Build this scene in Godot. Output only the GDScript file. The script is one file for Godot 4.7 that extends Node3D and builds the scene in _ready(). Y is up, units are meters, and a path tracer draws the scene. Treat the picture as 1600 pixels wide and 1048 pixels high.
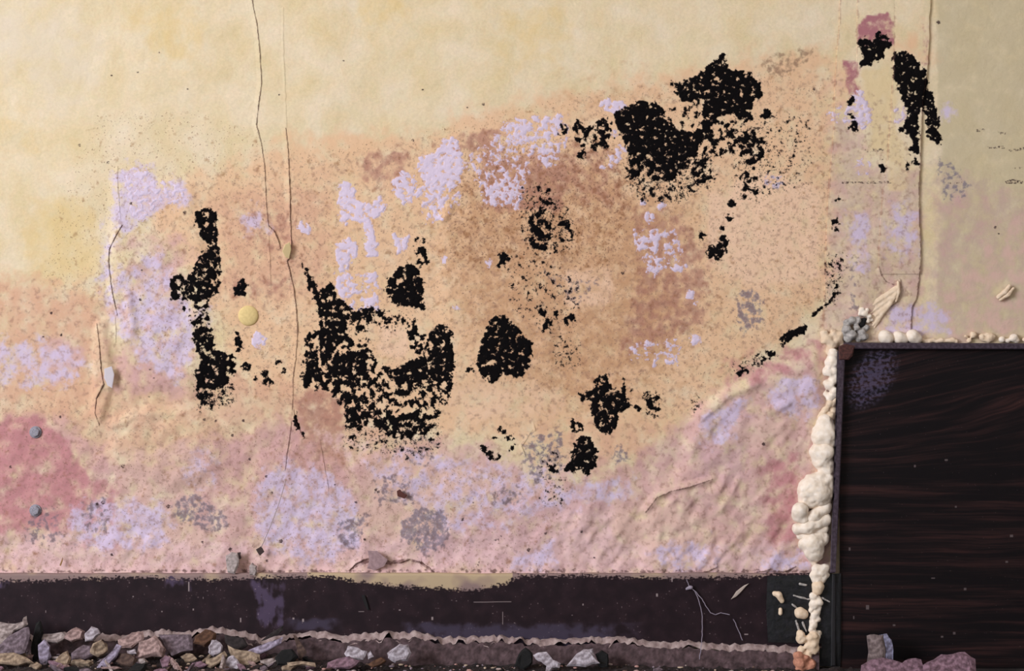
extends Node3D
# A mouldy, salt-stained wall above a dark baseboard, a wood panel sealed in with foam at the right, rubble at its foot.
# One photograph pixel on the wall plane is one millimetre. Wall face is z = 0, floor is y = 0.

const DIST := 2.4          # camera to wall
const EYE := 0.518         # camera height
const TX := -224           # texture window on the wall, in wall millimetres
const TY := -150
const TW := 2048
const TH := 1060
const CELL := 4
var GW := TW / CELL + 1
var GH := TH / CELL + 1

var rng := RandomNumberGenerator.new()
var grid := PackedFloat32Array()
var out := PackedByteArray()
var n_blot: PackedByteArray
var n_fine: PackedByteArray
var n_coarse: PackedByteArray
var n_mould: PackedByteArray
var mould_mask: PackedByteArray
var salt_mask: PackedByteArray
var wall_mat: StandardMaterial3D
var wall_node: MeshInstance3D
var taken := {}

# ------------------------------------------------------------------ basics
func P(px: float, py: float, z := 0.0) -> Vector3:
	var s := (DIST - z) / DIST
	return Vector3((px - 800.0) * 0.001 * s, EYE + (524.0 - py) * 0.001 * s, z)

func numbered(called: String) -> String:
	if not taken.has(called):
		taken[called] = 0
		return called
	taken[called] += 1
	return "%s_%03d" % [called, taken[called]]

func tag(o: Node, label: String, category: String, group := "") -> void:
	o.set_meta("label", label)
	o.set_meta("category", category)
	if group != "":
		o.set_meta("group", group)

func thing(called: String, at: Vector3, label: String, category: String, group := "") -> Node3D:
	var o := Node3D.new()
	o.name = numbered(called)
	add_child(o)
	o.position = at
	tag(o, label, category, group)
	return o

func mesh_node(called: String, m: Mesh, mat: Material, parent: Node, at := Vector3.ZERO) -> MeshInstance3D:
	var o := MeshInstance3D.new()
	o.name = numbered(called) if parent == self else called
	o.mesh = m
	o.material_override = mat
	o.position = at
	o.cast_shadow = GeometryInstance3D.SHADOW_CASTING_SETTING_ON
	parent.add_child(o, true)
	return o

func struct(o: Node) -> void:
	o.set_meta("kind", "structure")

func mat(c: Color, rough := 0.9, tex: Texture2D = null, scale := 1.0, nrm: Texture2D = null, ns := 1.0) -> StandardMaterial3D:
	var m := StandardMaterial3D.new()
	m.albedo_color = c
	m.roughness = rough
	if tex:
		m.albedo_texture = tex
	if nrm:
		m.normal_enabled = true
		m.normal_texture = nrm
		m.normal_scale = ns
	if tex or nrm:
		m.uv1_triplanar = true
		m.uv1_scale = Vector3.ONE * scale
	return m

func noise(freq: float, oct: int, sd: int, type := FastNoiseLite.TYPE_SIMPLEX_SMOOTH) -> FastNoiseLite:
	var n := FastNoiseLite.new()
	n.seed = sd
	n.noise_type = type
	n.frequency = freq
	n.fractal_type = FastNoiseLite.FRACTAL_FBM if oct > 1 else FastNoiseLite.FRACTAL_NONE
	n.fractal_octaves = oct
	return n

func noise_tex(freq: float, oct: int, sd: int, a: Color, b: Color, size := 256) -> ImageTexture:
	var im := noise(freq, oct, sd).get_seamless_image(size, size)
	var d := im.get_data()
	var o := PackedByteArray()
	o.resize(size * size * 3)
	for i in size * size:
		var c := a.lerp(b, d[i] / 255.0)
		o[i * 3] = int(c.r * 255)
		o[i * 3 + 1] = int(c.g * 255)
		o[i * 3 + 2] = int(c.b * 255)
	return ImageTexture.create_from_image(Image.create_from_data(size, size, false, Image.FORMAT_RGB8, o))

func normal_tex(freq: float, oct: int, sd: int, strength: float, size := 256) -> ImageTexture:
	var im := noise(freq, oct, sd).get_seamless_image(size, size)
	im.convert(Image.FORMAT_RGBA8)
	im.bump_map_to_normal_map(strength)
	return ImageTexture.create_from_image(im)

func box_st(st: SurfaceTool, a: Vector3, b: Vector3) -> void:
	var bm := BoxMesh.new()
	bm.size = (b - a).abs()
	st.append_from(bm, 0, Transform3D(Basis(), (a + b) * 0.5))

func box_mesh(a: Vector3, b: Vector3) -> Mesh:
	var st := SurfaceTool.new()
	st.begin(Mesh.PRIMITIVE_TRIANGLES)
	box_st(st, a, b)
	return st.commit()

# a regular sheet of vertices, rows x cols, into a mesh (front faces towards +z when rows run down and cols run right)
func sheet(v: PackedVector3Array, uv: PackedVector2Array, rows: int, cols: int, keep := PackedByteArray()) -> ArrayMesh:
	var idx := PackedInt32Array()
	var nrm := PackedVector3Array()
	nrm.resize(v.size())
	for r in rows:
		for c in cols:
			var i := r * cols + c
			var dx := v[r * cols + mini(c + 1, cols - 1)] - v[r * cols + maxi(c - 1, 0)]
			var dy := v[maxi(r - 1, 0) * cols + c] - v[mini(r + 1, rows - 1) * cols + c]
			nrm[i] = dx.cross(dy).normalized()
			if nrm[i].length_squared() < 0.5:
				nrm[i] = Vector3(0, 0, 1)
			if r < rows - 1 and c < cols - 1 and (keep.is_empty() or keep[i]):
				idx.append_array([i, i + 1, i + cols, i + 1, i + cols + 1, i + cols])
	var a := []
	a.resize(Mesh.ARRAY_MAX)
	a[Mesh.ARRAY_VERTEX] = v
	a[Mesh.ARRAY_NORMAL] = nrm
	a[Mesh.ARRAY_TEX_UV] = uv
	a[Mesh.ARRAY_INDEX] = idx
	var m := ArrayMesh.new()
	if idx.size() > 0:
		m.add_surface_from_arrays(Mesh.PRIMITIVE_TRIANGLES, a)
	return m

func wuv(px: float, py: float) -> Vector2:
	return Vector2((px - TX) / TW, (py - TY) / TH)

# ------------------------------------------------------------------ stain painting
# shapes: [value, x, y, r] is a disc, [value, x0, y0, x1, y1, ...] a polygon, in wall millimetres
func fill_shape(im: Image, s: Array, sc := 1.0) -> void:
	var v: float = s[0]
	var col := Color(v, v, v)
	if s.size() == 4:
		var r: float = s[3] * sc
		var cx: float = (s[1] - TX) * sc
		var cy: float = (s[2] - TY) * sc
		for y in range(int(cy - r), int(cy + r) + 1):
			var h := r * r - (y + 0.5 - cy) * (y + 0.5 - cy)
			if h > 0.0:
				var w := sqrt(h)
				im.fill_rect(Rect2i(roundi(cx - w), y, maxi(1, roundi(2 * w)), 1), col)
		return
	var n := (s.size() - 1) / 2
	var y0 := 1e9
	var y1 := -1e9
	for i in n:
		y0 = minf(y0, (s[2 + i * 2] - TY) * sc)
		y1 = maxf(y1, (s[2 + i * 2] - TY) * sc)
	for y in range(int(y0), int(y1) + 1):
		var xs := []
		var yy := y + 0.5
		for i in n:
			var j := (i + 1) % n
			var ay: float = (s[2 + i * 2] - TY) * sc
			var by: float = (s[2 + j * 2] - TY) * sc
			if (ay > yy) != (by > yy):
				var ax: float = (s[1 + i * 2] - TX) * sc
				var bx: float = (s[1 + j * 2] - TX) * sc
				xs.append(ax + (bx - ax) * (yy - ay) / (by - ay))
		xs.sort()
		for k in range(0, xs.size() - 1, 2):
			im.fill_rect(Rect2i(roundi(xs[k]), y, maxi(1, roundi(xs[k + 1] - xs[k])), 1), col)

func mask_of(shapes: Array, halvings: int) -> PackedByteArray:
	var im := Image.create(TW, TH, false, Image.FORMAT_L8)
	for s in shapes:
		fill_shape(im, s)
	if halvings > 0:
		var w := TW
		var h := TH
		for i in halvings:
			w = maxi(2, w / 2)
			h = maxi(2, h / 2)
			im.resize(w, h, Image.INTERPOLATE_BILINEAR)
		im.resize(TW, TH, Image.INTERPOLATE_CUBIC)
	return im.get_data()

func bounds(shapes: Array, pad: int) -> Array:
	var b := [1e9, 1e9, -1e9, -1e9]
	for s in shapes:
		if s.size() == 4:
			b = [minf(b[0], s[1] - s[3]), minf(b[1], s[2] - s[3]), maxf(b[2], s[1] + s[3]), maxf(b[3], s[2] + s[3])]
		else:
			for i in (s.size() - 1) / 2:
				b = [minf(b[0], s[1 + i * 2]), minf(b[1], s[2 + i * 2]), maxf(b[2], s[1 + i * 2]), maxf(b[3], s[2 + i * 2])]
	return [clampi(int(b[0]) - pad - TX, 0, TW), clampi(int(b[1]) - pad - TY, 0, TH), clampi(int(b[2]) + pad - TX, 0, TW), clampi(int(b[3]) + pad - TY, 0, TH)]

# blends a colour in where mask + (noise - 0.5) * k passes from lo to hi
func paint(shapes: Array, halvings: int, col: Color, nz: PackedByteArray, k: float, lo: float, hi: float, op: float, ready := PackedByteArray()) -> void:
	var m := ready if not ready.is_empty() else mask_of(shapes, halvings)
	var b := bounds(shapes, 8 << halvings)
	var r := int(col.r * 255)
	var g := int(col.g * 255)
	var bl := int(col.b * 255)
	# a lookup in place of arithmetic: mask value, noise value -> blend
	var lut := PackedInt32Array()
	lut.resize(128 * 128)
	for a in 128:
		for c in 128:
			var t := clampf((a / 127.0 + (c / 127.0 - 0.5) * k - lo) / (hi - lo), 0.0, 1.0)
			lut[a * 128 + c] = int(t * t * (3.0 - 2.0 * t) * op * 256.0)
	for y in range(b[1], b[3]):
		var row: int = y * TW
		for i in range(row + b[0], row + b[2]):
			var v := m[i] >> 1
			if v < 5:
				continue
			var t := lut[v * 128 + (nz[i] >> 1)]
			if t == 0:
				continue
			var j := i * 3
			out[j] += ((r - out[j]) * t) >> 8
			out[j + 1] += ((g - out[j + 1]) * t) >> 8
			out[j + 2] += ((bl - out[j + 2]) * t) >> 8

func line_shapes(pts: Array, w: float, v := 1.0) -> Array:
	var o := []
	for i in range(0, pts.size() - 2, 2):
		var a := Vector2(pts[i], pts[i + 1])
		var b := Vector2(pts[i + 2], pts[i + 3])
		var n := (b - a).orthogonal().normalized() * w * 0.5
		var e := (b - a).normalized() * w * 0.4
		a -= e
		b += e
		o.append([v, a.x + n.x, a.y + n.y, b.x + n.x, b.y + n.y, b.x - n.x, b.y - n.y, a.x - n.x, a.y - n.y])
	return o

const CRACKS := [
	# points, side the flap lies on (-1 left of travel), flap width, lift (mm)
	[[393, -150, 391, -60, 394, 0, 402, 40, 406, 80, 409, 130, 404, 165, 401, 195, 409, 225, 414, 260, 416, 310, 419, 345, 421, 358], 1, 9, 1.6],
	[[419, 352, 428, 360, 434, 372, 439, 388], 1, 10, 3.5],
	[[447, 200, 451, 240, 453, 300, 454, 350, 456, 384, 454, 402, 449, 408, 452, 420, 458, 445, 463, 480, 465, 520, 462, 560, 458, 590], 1, 10, 2.6],
	[[444, 10, 443, 60, 446, 130, 449, 200], 1, 6, 0.5],
	[[420, 360, 422, 400, 424, 455], 1, 6, 0.8],
	[[192, 352, 180, 372, 171, 390, 170, 410, 173, 440, 180, 475, 184, 492], 1, 9, 2.4],
	[[184, 260, 186, 300, 190, 345], 1, 6, 0.8],
	[[152, 505, 157, 540, 159, 575, 163, 600, 152, 622, 150, 645, 156, 665], 1, 9, 2.4],
	[[181, 495, 182, 515, 182, 535], 1, 5, 1.2],
	[[459, 640, 461, 655, 467, 670, 476, 684], 1, 10, 4.0],
	[[458, 590, 458, 620, 456, 660, 450, 700, 446, 735], 1, 8, 1.4],
	[[833, 657, 837, 673], 1, 5, 1.2],
	[[832, 672, 824, 684, 815, 697, 821, 712, 832, 723, 842, 725], 1, 6, 1.2],
	[[500, 685, 506, 720, 513, 760, 514, 775], 1, 6, 1.0],
	[[545, 892, 556, 880, 568, 874, 578, 872], -1, 9, 4.0],
	[[606, 876, 622, 879, 640, 873, 655, 877, 663, 882, 670, 886, 678, 893], -1, 9, 4.5],
	[[1098, 894, 1108, 890, 1120, 884], -1, 8, 4.0],
	[[1178, 893, 1190, 890, 1202, 887], -1, 8, 3.5],
	[[1222, 893, 1232, 889, 1242, 884], -1, 8, 4.0],
	[[1008, 800, 1026, 776, 1048, 766, 1082, 758, 1112, 748], -1, 10, 2.0],
	[[1372, 418, 1376, 430, 1384, 440, 1396, 445], 1, 8, 2.0],
	[[1406, 436, 1407, 450, 1404, 462, 1401, 471, 1390, 480, 1376, 494], 1, 10, 4.0],
]

const EDGE_B := [1313, -150, 1312, 40, 1308, 80, 1304, 150, 1303, 200, 1297, 270, 1293, 320, 1290, 400, 1288, 470, 1285, 540]
const EDGE_A := [1340, -150, 1339, 40, 1338, 120]
const EDGE_C := [1398, -150, 1397, 60, 1395, 120, 1391, 180, 1386, 250, 1379, 300, 1375, 350, 1371, 418]
const EDGE_D := [1453, -150, 1452, 15, 1450, 30, 1451, 60, 1448, 110, 1441, 160, 1439, 200, 1437, 250, 1435, 300, 1436, 340, 1438, 390, 1436, 430, 1432, 465, 1424, 482, 1422, 540]

func edge_x(e: Array, y: float) -> float:
	for i in range(0, e.size() - 2, 2):
		if y <= e[i + 3]:
			return lerpf(e[i], e[i + 2], clampf((y - e[i + 1]) / (e[i + 3] - e[i + 1]), 0, 1))
	return e[e.size() - 2]

# wall surface height in metres at a wall position
func relief(px: float, py: float) -> float:
	var fx := clampf((px - TX) / CELL, 0, GW - 1.001)
	var fy := clampf((py - TY) / CELL, 0, GH - 1.001)
	var x := int(fx)
	var y := int(fy)
	var u := fx - x
	var v := fy - y
	var i := y * GW + x
	return lerpf(lerpf(grid[i], grid[i + 1], u), lerpf(grid[i + GW], grid[i + GW + 1], u), v)

func surf(px: float, py: float) -> float:
	var h := relief(px, py)
	if py < 540 and px > edge_x(EDGE_B, py) and px < edge_x(EDGE_D, py):
		h += 0.0025
		if py < 118 and px > edge_x(EDGE_A, py) and px < edge_x(EDGE_C, py):
			h += 0.0014 * clampf((116.0 - py) / 50.0, 0.0, 1.0)
		elif py < 430 and px > edge_x(EDGE_C, py):
			h += 0.0014
	return h

func wall_at(px: float, py: float, lift := 0.0) -> Vector3:
	return Vector3((px - 800.0) * 0.001, EYE + (524.0 - py) * 0.001, surf(px, py) + lift)

# thin outlying growth: only a stain, no crust
func mould_fringe() -> Array:
	return [
		[0.30, 815, 295, 850, 285, 885, 325, 905, 365, 885, 392, 830, 395, 812, 350],
		[0.17, 780, 395, 840, 395, 905, 440, 900, 520, 850, 520, 800, 480],
		[0.24, 865, 525, 905, 530, 905, 572, 865, 570],
		[0.13, 1195, 175, 1265, 180, 1270, 250, 1240, 295, 1190, 300],
		[0.26, 540, 650, 600, 660, 690, 650, 690, 705, 640, 715, 540, 700],
		[0.40, 980, 240, 1110, 235, 1118, 285, 1060, 316, 1000, 312, 978, 285],
		[0.22, 1140, 180, 1205, 180, 1205, 310, 1150, 320],
		[0.36, 306, 600, 366, 600, 366, 632, 335, 640, 308, 640],
		[0.30, 1290, 400, 1322, 398, 1315, 440, 1306, 470, 1291, 478],
		[0.30, 1140, 570, 1210, 545, 1215, 560, 1150, 590],
		[0.28, 1080, 620, 1100, 620, 1095, 645, 1078, 645],
		[0.16, 840, 700, 880, 700, 885, 790, 845, 790],
		[0.24, 560, 480, 600, 480, 660, 500, 600, 520],
	]

func mouldy() -> Array:
	return [
		# left column
		[0.86, 304, 332, 322, 325, 340, 334, 342, 392, 328, 390, 314, 366, 304, 348],
		[0.80, 312, 398, 325, 388, 343, 390, 345, 420, 342, 455, 325, 472, 308, 472, 290, 466, 270, 470, 266, 440, 275, 430, 290, 432, 302, 425],
		[0.50, 278, 474, 300, 480, 325, 468, 330, 492, 330, 512, 304, 514, 296, 492],
		[0.90, 303, 512, 330, 512, 330, 535, 345, 550, 365, 555, 367, 580, 352, 603, 335, 610, 308, 612, 305, 585, 314, 562, 303, 528],
		[0.60, 308, 605, 332, 608, 335, 635, 310, 634],
		[1.0, 378, 431, 387, 445, 385, 463, 366, 459, 365, 448, 374, 444],
		[0.75, 370, 518, 378, 522, 376, 540, 380, 556, 368, 548, 366, 530],
		[0.9, 384, 572, 6], [0.7, 396, 592, 5], [0.9, 414, 582, 6], [0.9, 419, 597, 7], [0.8, 431, 567, 6], [0.7, 443, 578, 4],
		# large ring
		[0.86, 474, 412, 485, 428, 498, 455, 516, 438, 530, 465, 552, 486, 580, 480, 606, 494, 562, 502, 545, 530, 520, 522, 500, 502, 494, 475, 482, 450],
		[0.54, 478, 525, 500, 500, 560, 498, 600, 488, 645, 500, 662, 525, 690, 505, 706, 520, 710, 580, 706, 618, 688, 640, 680, 668, 640, 690, 600, 682, 575, 662, 548, 690, 538, 640, 515, 612, 470, 604, 472, 570],
		[0.95, 500, 505, 545, 500, 535, 530, 512, 560, 500, 560],
		[0.85, 478, 560, 492, 555, 500, 595, 474, 600],
		[0.92, 512, 560, 540, 548, 568, 556, 575, 590, 550, 600, 528, 602, 510, 590],
		[0.95, 616, 578, 642, 556, 664, 560, 668, 590, 640, 602, 618, 600],
		[0.92, 680, 512, 700, 512, 709, 545, 708, 592, 680, 600, 668, 570, 678, 545],
		[0.80, 530, 610, 560, 620, 575, 650, 600, 650, 640, 648, 668, 660, 674, 672, 640, 680, 600, 668, 560, 660, 545, 676, 538, 640],
		[0.45, 590, 612, 640, 606, 690, 618, 690, 640, 640, 645, 600, 640],
		[0.0, 582, 506, 632, 508, 642, 545, 655, 556, 620, 574, 594, 570, 578, 545, 568, 525],
		[0.12, 545, 520, 568, 518, 580, 535, 560, 540],
		# beside and above the ring
		[1.0, 605, 438, 620, 418, 640, 412, 656, 424, 663, 448, 662, 485, 640, 480, 615, 474, 602, 456],
		[0.55, 646, 372, 664, 372, 670, 415, 650, 420], [0.0, 624, 439, 5],
		[0.95, 770, 497, 785, 490, 806, 510, 831, 535, 829, 566, 814, 590, 790, 584, 765, 598, 748, 580, 744, 560, 750, 530],
		[0.8, 733, 578, 6], [0.0, 768, 568, 5],
		[0.72, 826, 335, 850, 328, 863, 365, 856, 392, 828, 390], [0.45, 845, 295, 862, 295, 862, 330, 842, 332],
		[0.40, 862, 330, 892, 345, 898, 372, 868, 380],
		[0.9, 787, 404, 9], [0.6, 776, 413, 5], [0.6, 800, 440, 5], [0.5, 822, 456, 5],
		[0.85, 848, 488, 6], [0.95, 854, 508, 8], [0.7, 866, 490, 5], [0.7, 884, 502, 6], [0.7, 893, 497, 5],
		# great patch upper right
		[0.85, 1048, 128, 1065, 128, 1085, 118, 1103, 108, 1104, 150, 1085, 166, 1065, 160, 1056, 146],
		[1.0, 958, 180, 972, 168, 1000, 158, 1026, 160, 1041, 176, 1044, 196, 1060, 207, 1080, 205, 1097, 195, 1099, 165, 1100, 150, 1104, 135, 1097, 120, 1100, 109, 1115, 97, 1133, 80, 1136, 109, 1169, 112, 1187, 129, 1193, 149, 1174, 160, 1176, 187, 1158, 188, 1143, 177, 1118, 183, 1116, 202, 1104, 217, 1088, 240, 1069, 258, 1046, 288, 1035, 274, 1018, 245, 983, 238, 972, 216],
		[0.22, 1044, 170, 1096, 166, 1096, 204, 1062, 206, 1046, 196],
		[0.45, 1114, 186, 1150, 180, 1152, 235, 1120, 250, 1106, 225],
		[0.66, 982, 238, 1018, 246, 1038, 278, 1020, 285, 1005, 265, 984, 285, 976, 262],
		[0.60, 1075, 252, 1108, 225, 1112, 280, 1090, 290],
		[0.70, 1145, 205, 1180, 205, 1198, 222, 1192, 248, 1168, 262, 1150, 228],
		[0.9, 1197, 179, 8], [0.5, 1158, 268, 1182, 262, 1184, 308, 1160, 312],
		[0.8, 1142, 318, 7], [0.9, 1140, 341, 5], [0.9, 1129, 357, 4], [0.6, 1132, 373, 6], [0.7, 1095, 368, 7],
		[1.0, 1104, 386, 1115, 382, 1136, 374, 1137, 391, 1126, 405, 1108, 402],
		[0.85, 872, 214, 878, 190, 885, 198, 884, 212], [0.58, 895, 188, 925, 192, 955, 182, 958, 222, 940, 236, 912, 232, 898, 214], [0.9, 909, 243, 7],
		[0.35, 1120, 125, 4],
		# lower right of the centre
		[0.88, 932, 592, 948, 582, 955, 606, 970, 612, 974, 588, 978, 618, 986, 634, 968, 645, 965, 662, 947, 682, 932, 668, 920, 640, 924, 627, 908, 626, 904, 615, 924, 610],
		[0.55, 1003, 612, 1036, 614, 1030, 645, 1022, 657, 1008, 640], [0.7, 988, 614, 5], [0.6, 996, 638, 6],
		[1.0, 897, 692, 910, 680, 923, 685, 934, 706, 931, 726, 919, 741, 905, 736, 880, 736, 893, 716],
		[0.7, 893, 655, 910, 660, 910, 676, 892, 672],
		[0.6, 855, 722, 872, 724, 870, 738, 853, 738],
		[0.85, 785, 672, 6], [0.7, 797, 684, 6], [0.85, 758, 698, 6], [0.9, 765, 711, 7], [0.7, 777, 712, 5], [0.7, 800, 699, 5], [0.6, 772, 682, 5],
		# upper right corner, on the boxing
		[1.0, 1337, 68, 1349, 58, 1363, 66, 1372, 50, 1383, 56, 1392, 69, 1381, 83, 1378, 92, 1363, 100, 1343, 105, 1349, 89, 1345, 76],
		[1.0, 1396, 82, 1416, 84, 1436, 97, 1436, 107, 1448, 110, 1449, 138, 1456, 143, 1464, 177, 1470, 225, 1460, 222, 1449, 212, 1446, 174, 1436, 170, 1433, 200, 1436, 240, 1420, 240, 1423, 212, 1398, 204, 1410, 197, 1418, 180, 1409, 152, 1398, 135, 1394, 112],
		[0.8, 1430, 252, 6], [0.6, 1416, 260, 4], [0.9, 1329, 158, 6], [0.9, 1330, 181, 5], [0.95, 1333, 198, 7],
		[1.0, 1377, 270, 1374, 260, 1380, 250, 1382, 268], [0.9, 1304, 347, 6], [0.7, 1306, 358, 4], [0.6, 1310, 312, 5],
		[1.0, 1217, 530, 1235, 516, 1262, 507, 1260, 518, 1240, 528, 1224, 541],
		[0.8, 1268, 492, 1284, 474, 1300, 460, 1302, 466, 1288, 480, 1274, 496],
		[0.75, 1294, 470, 1306, 440, 1310, 445, 1302, 468],
		[0.62, 1184, 558, 1210, 545, 1212, 556, 1190, 568], [0.5, 1150, 580, 1180, 568, 1182, 576, 1154, 588],
		[1.0, 460, 640, 466, 660, 477, 684, 466, 674, 458, 656],  # dark opening of the tear, its shade painted black along with the mould
	]

func salty() -> Array:
	return [
		[0.42, 720, 250, 760, 225, 790, 188, 835, 180, 885, 178, 890, 215, 868, 258, 845, 262, 830, 245, 818, 332, 790, 322, 755, 322, 748, 290],
		[0.36, 650, 290, 720, 280, 720, 320, 690, 345, 665, 350],
		[0.34, 522, 425, 592, 425, 594, 490, 560, 492, 525, 465],
		[0.40, 1290, 170, 1335, 165, 1335, 200, 1298, 195],
		[0.36, 1335, 248, 1362, 245, 1360, 275, 1335, 275],
		[0.36, 985, 358, 1060, 360, 1075, 425, 1010, 430],
		[0.42, 1395, 168, 1418, 165, 1420, 192, 1398, 196],
		[0.30, 1030, 530, 1065, 530, 1060, 572, 985, 560, 985, 535],
		[0.40, 1190, 272, 1225, 275, 1220, 295, 1195, 292],
		[0.92, 526, 292, 540, 283, 555, 290, 556, 310, 575, 320, 590, 305, 602, 318, 598, 335, 580, 345, 590, 378, 592, 402, 572, 402, 568, 350, 545, 342, 541, 353, 533, 351, 530, 325],
		[1.0, 650, 264, 655, 246, 683, 236, 690, 218, 712, 214, 721, 240, 723, 270, 712, 286, 690, 293, 665, 290],
		[0.80, 612, 282, 630, 266, 648, 275, 652, 292, 664, 302, 648, 306, 648, 318, 630, 320, 616, 306],
		[0.75, 660, 292, 705, 290, 698, 312, 685, 330, 688, 343, 678, 346, 670, 322],
		[0.85, 788, 197, 812, 186, 830, 190, 828, 214, 800, 222], [0.75, 838, 186, 872, 178, 884, 192, 872, 214, 846, 212],
		[0.7, 828, 226, 862, 222, 866, 246, 846, 258], [0.75, 752, 300, 775, 282, 800, 276, 812, 300, 800, 318, 770, 318],
		[1.0, 934, 162, 944, 155, 976, 160, 984, 170, 960, 178, 942, 172],
		[0.62, 950, 240, 972, 225, 980, 238, 962, 262, 948, 262], [0.95, 941, 262, 5], [0.7, 958, 208, 6],
		[0.92, 526, 380, 545, 370, 560, 385, 558, 402, 545, 412, 540, 428, 530, 425, 524, 400],
		[0.85, 523, 440, 545, 430, 558, 448, 548, 465, 530, 462], [0.8, 568, 425, 590, 428, 590, 446, 572, 440], [0.85, 562, 466, 592, 462, 592, 486, 574, 490],
		[0.92, 607, 360, 616, 360, 622, 371, 640, 368, 634, 392, 622, 396, 618, 380],
		[1.0, 1015, 340, 8], [0.9, 1033, 322, 6], [0.7, 1004, 318, 5], [0.86, 993, 366, 1010, 368, 1012, 390, 996, 392], [0.9, 1016, 366, 1030, 366, 1028, 392, 1014, 392],
		[0.9, 1044, 384, 6], [0.8, 1020, 405, 7], [0.85, 1030, 418, 7], [0.7, 1058, 418, 7], [0.7, 1066, 390, 4], [0.6, 1023, 428, 4],
		[0.85, 1078, 460, 7], [0.6, 1090, 475, 4], [1.0, 1087, 530, 8], [0.85, 1046, 562, 7], [0.8, 992, 544, 8], [0.8, 1011, 535, 4], [0.7, 1041, 543, 4], [0.7, 1022, 570, 3],
		[0.8, 476, 356, 10], [1.0, 404, 531, 12], [0.75, 694, 404, 6], [0.7, 764, 410, 6], [0.7, 714, 480, 4],
		[0.86, 1330, 150, 1345, 138, 1360, 168, 1363, 195, 1346, 205, 1333, 195],
		[0.58, 192, 268, 232, 256, 232, 282, 270, 282, 296, 300, 285, 316, 250, 318, 222, 345, 205, 340],
	]

func build_grid() -> void:
	var low := mask_of([[1.0, -224, 660, 300, 640, 700, 700, 900, 780, 1290, 560, 1300, 910, -224, 910], [1.0, 140, 380, 310, 380, 310, 700, 130, 690]], 5)
	var wr := mask_of([[0.6, 840, 800, 1000, 780, 1080, 650, 1290, 555, 1290, 910, 820, 910], [1.0, 960, 800, 1060, 740, 1180, 760, 1230, 780, 1230, 905, 960, 905], [0.45, -224, 830, 840, 830, 840, 910, -224, 910]], 4)
	var dome := mask_of([[0.7, 170, 665, 230, 645, 310, 650, 350, 680, 340, 730, 260, 760, 180, 720], [0.8, 1090, 645, 1170, 592, 1285, 545, 1280, 900, 1010, 900, 1010, 800, 1060, 740], [0.5, 180, 270, 300, 290, 330, 420, 310, 620, 200, 600, 175, 420], [0.55, 1320, 390, 1370, 400, 1370, 490, 1330, 490], [0.3, 680, 330, 880, 330, 860, 600, 700, 600]], 4)
	var fold := mask_of([[0.9, 1085, 648, 1130, 612, 1180, 592, 1190, 602, 1140, 622, 1095, 660], [0.9, 1000, 800, 1025, 768, 1085, 752, 1118, 742, 1122, 752, 1060, 766, 1030, 778, 1010, 806], [0.8, 1190, 640, 1230, 625, 1236, 634, 1200, 650], [0.9, 150, 500, 166, 500, 178, 600, 160, 660, 146, 640], [0.8, 195, 455, 206, 455, 216, 520, 205, 520], [0.8, 170, 660, 210, 640, 300, 640, 345, 668, 340, 676, 290, 652, 220, 652, 176, 672], [1.0, 448, 384, 457, 384, 457, 404, 450, 405, 446, 395], [0.7, 690, 328, 705, 315, 710, 325, 700, 345, 690, 350], [0.7, 905, 790, 925, 790, 925, 820, 910, 832, 898, 828], [0.6, 1110, 860, 1130, 840, 1140, 850, 1115, 885]], 2)
	var a := noise(0.004, 3, 11)
	var b := noise(0.02, 4, 12)
	var c := noise(1.0, 3, 13)
	grid.resize(GW * GH)
	for gy in GH:
		for gx in GW:
			var px := float(TX + gx * CELL)
			var py := float(TY + gy * CELL)
			var i := mini(gy * CELL, TH - 1) * TW + mini(gx * CELL, TW - 1)
			var h := 0.002 * a.get_noise_2d(px, py)
			h += 0.0004 * b.get_noise_2d(px, py)
			h += low[i] / 255.0 * 0.003 * b.get_noise_2d(px + 300, py * 0.9)
			var w := wr[i] / 255.0
			if w > 0.02:
				var along := px * 0.5 - py * 0.866
				var across := px * 0.866 + py * 0.5
				var rd := 1.0 - absf(c.get_noise_2d(across * 0.022, along * 0.009)) * 2.2
				h += w * (0.0034 * maxf(rd, 0.0) * clampf(0.5 + 1.6 * a.get_noise_2d(px * 3.0, py * 3.0 + 900.0), 0.0, 1.3) + 0.0030 * c.get_noise_2d(px * 0.035, py * 0.03))
			h += dome[i] / 255.0 * 0.008
			h += fold[i] / 255.0 * 0.0045
			grid[gy * GW + gx] = h

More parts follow.
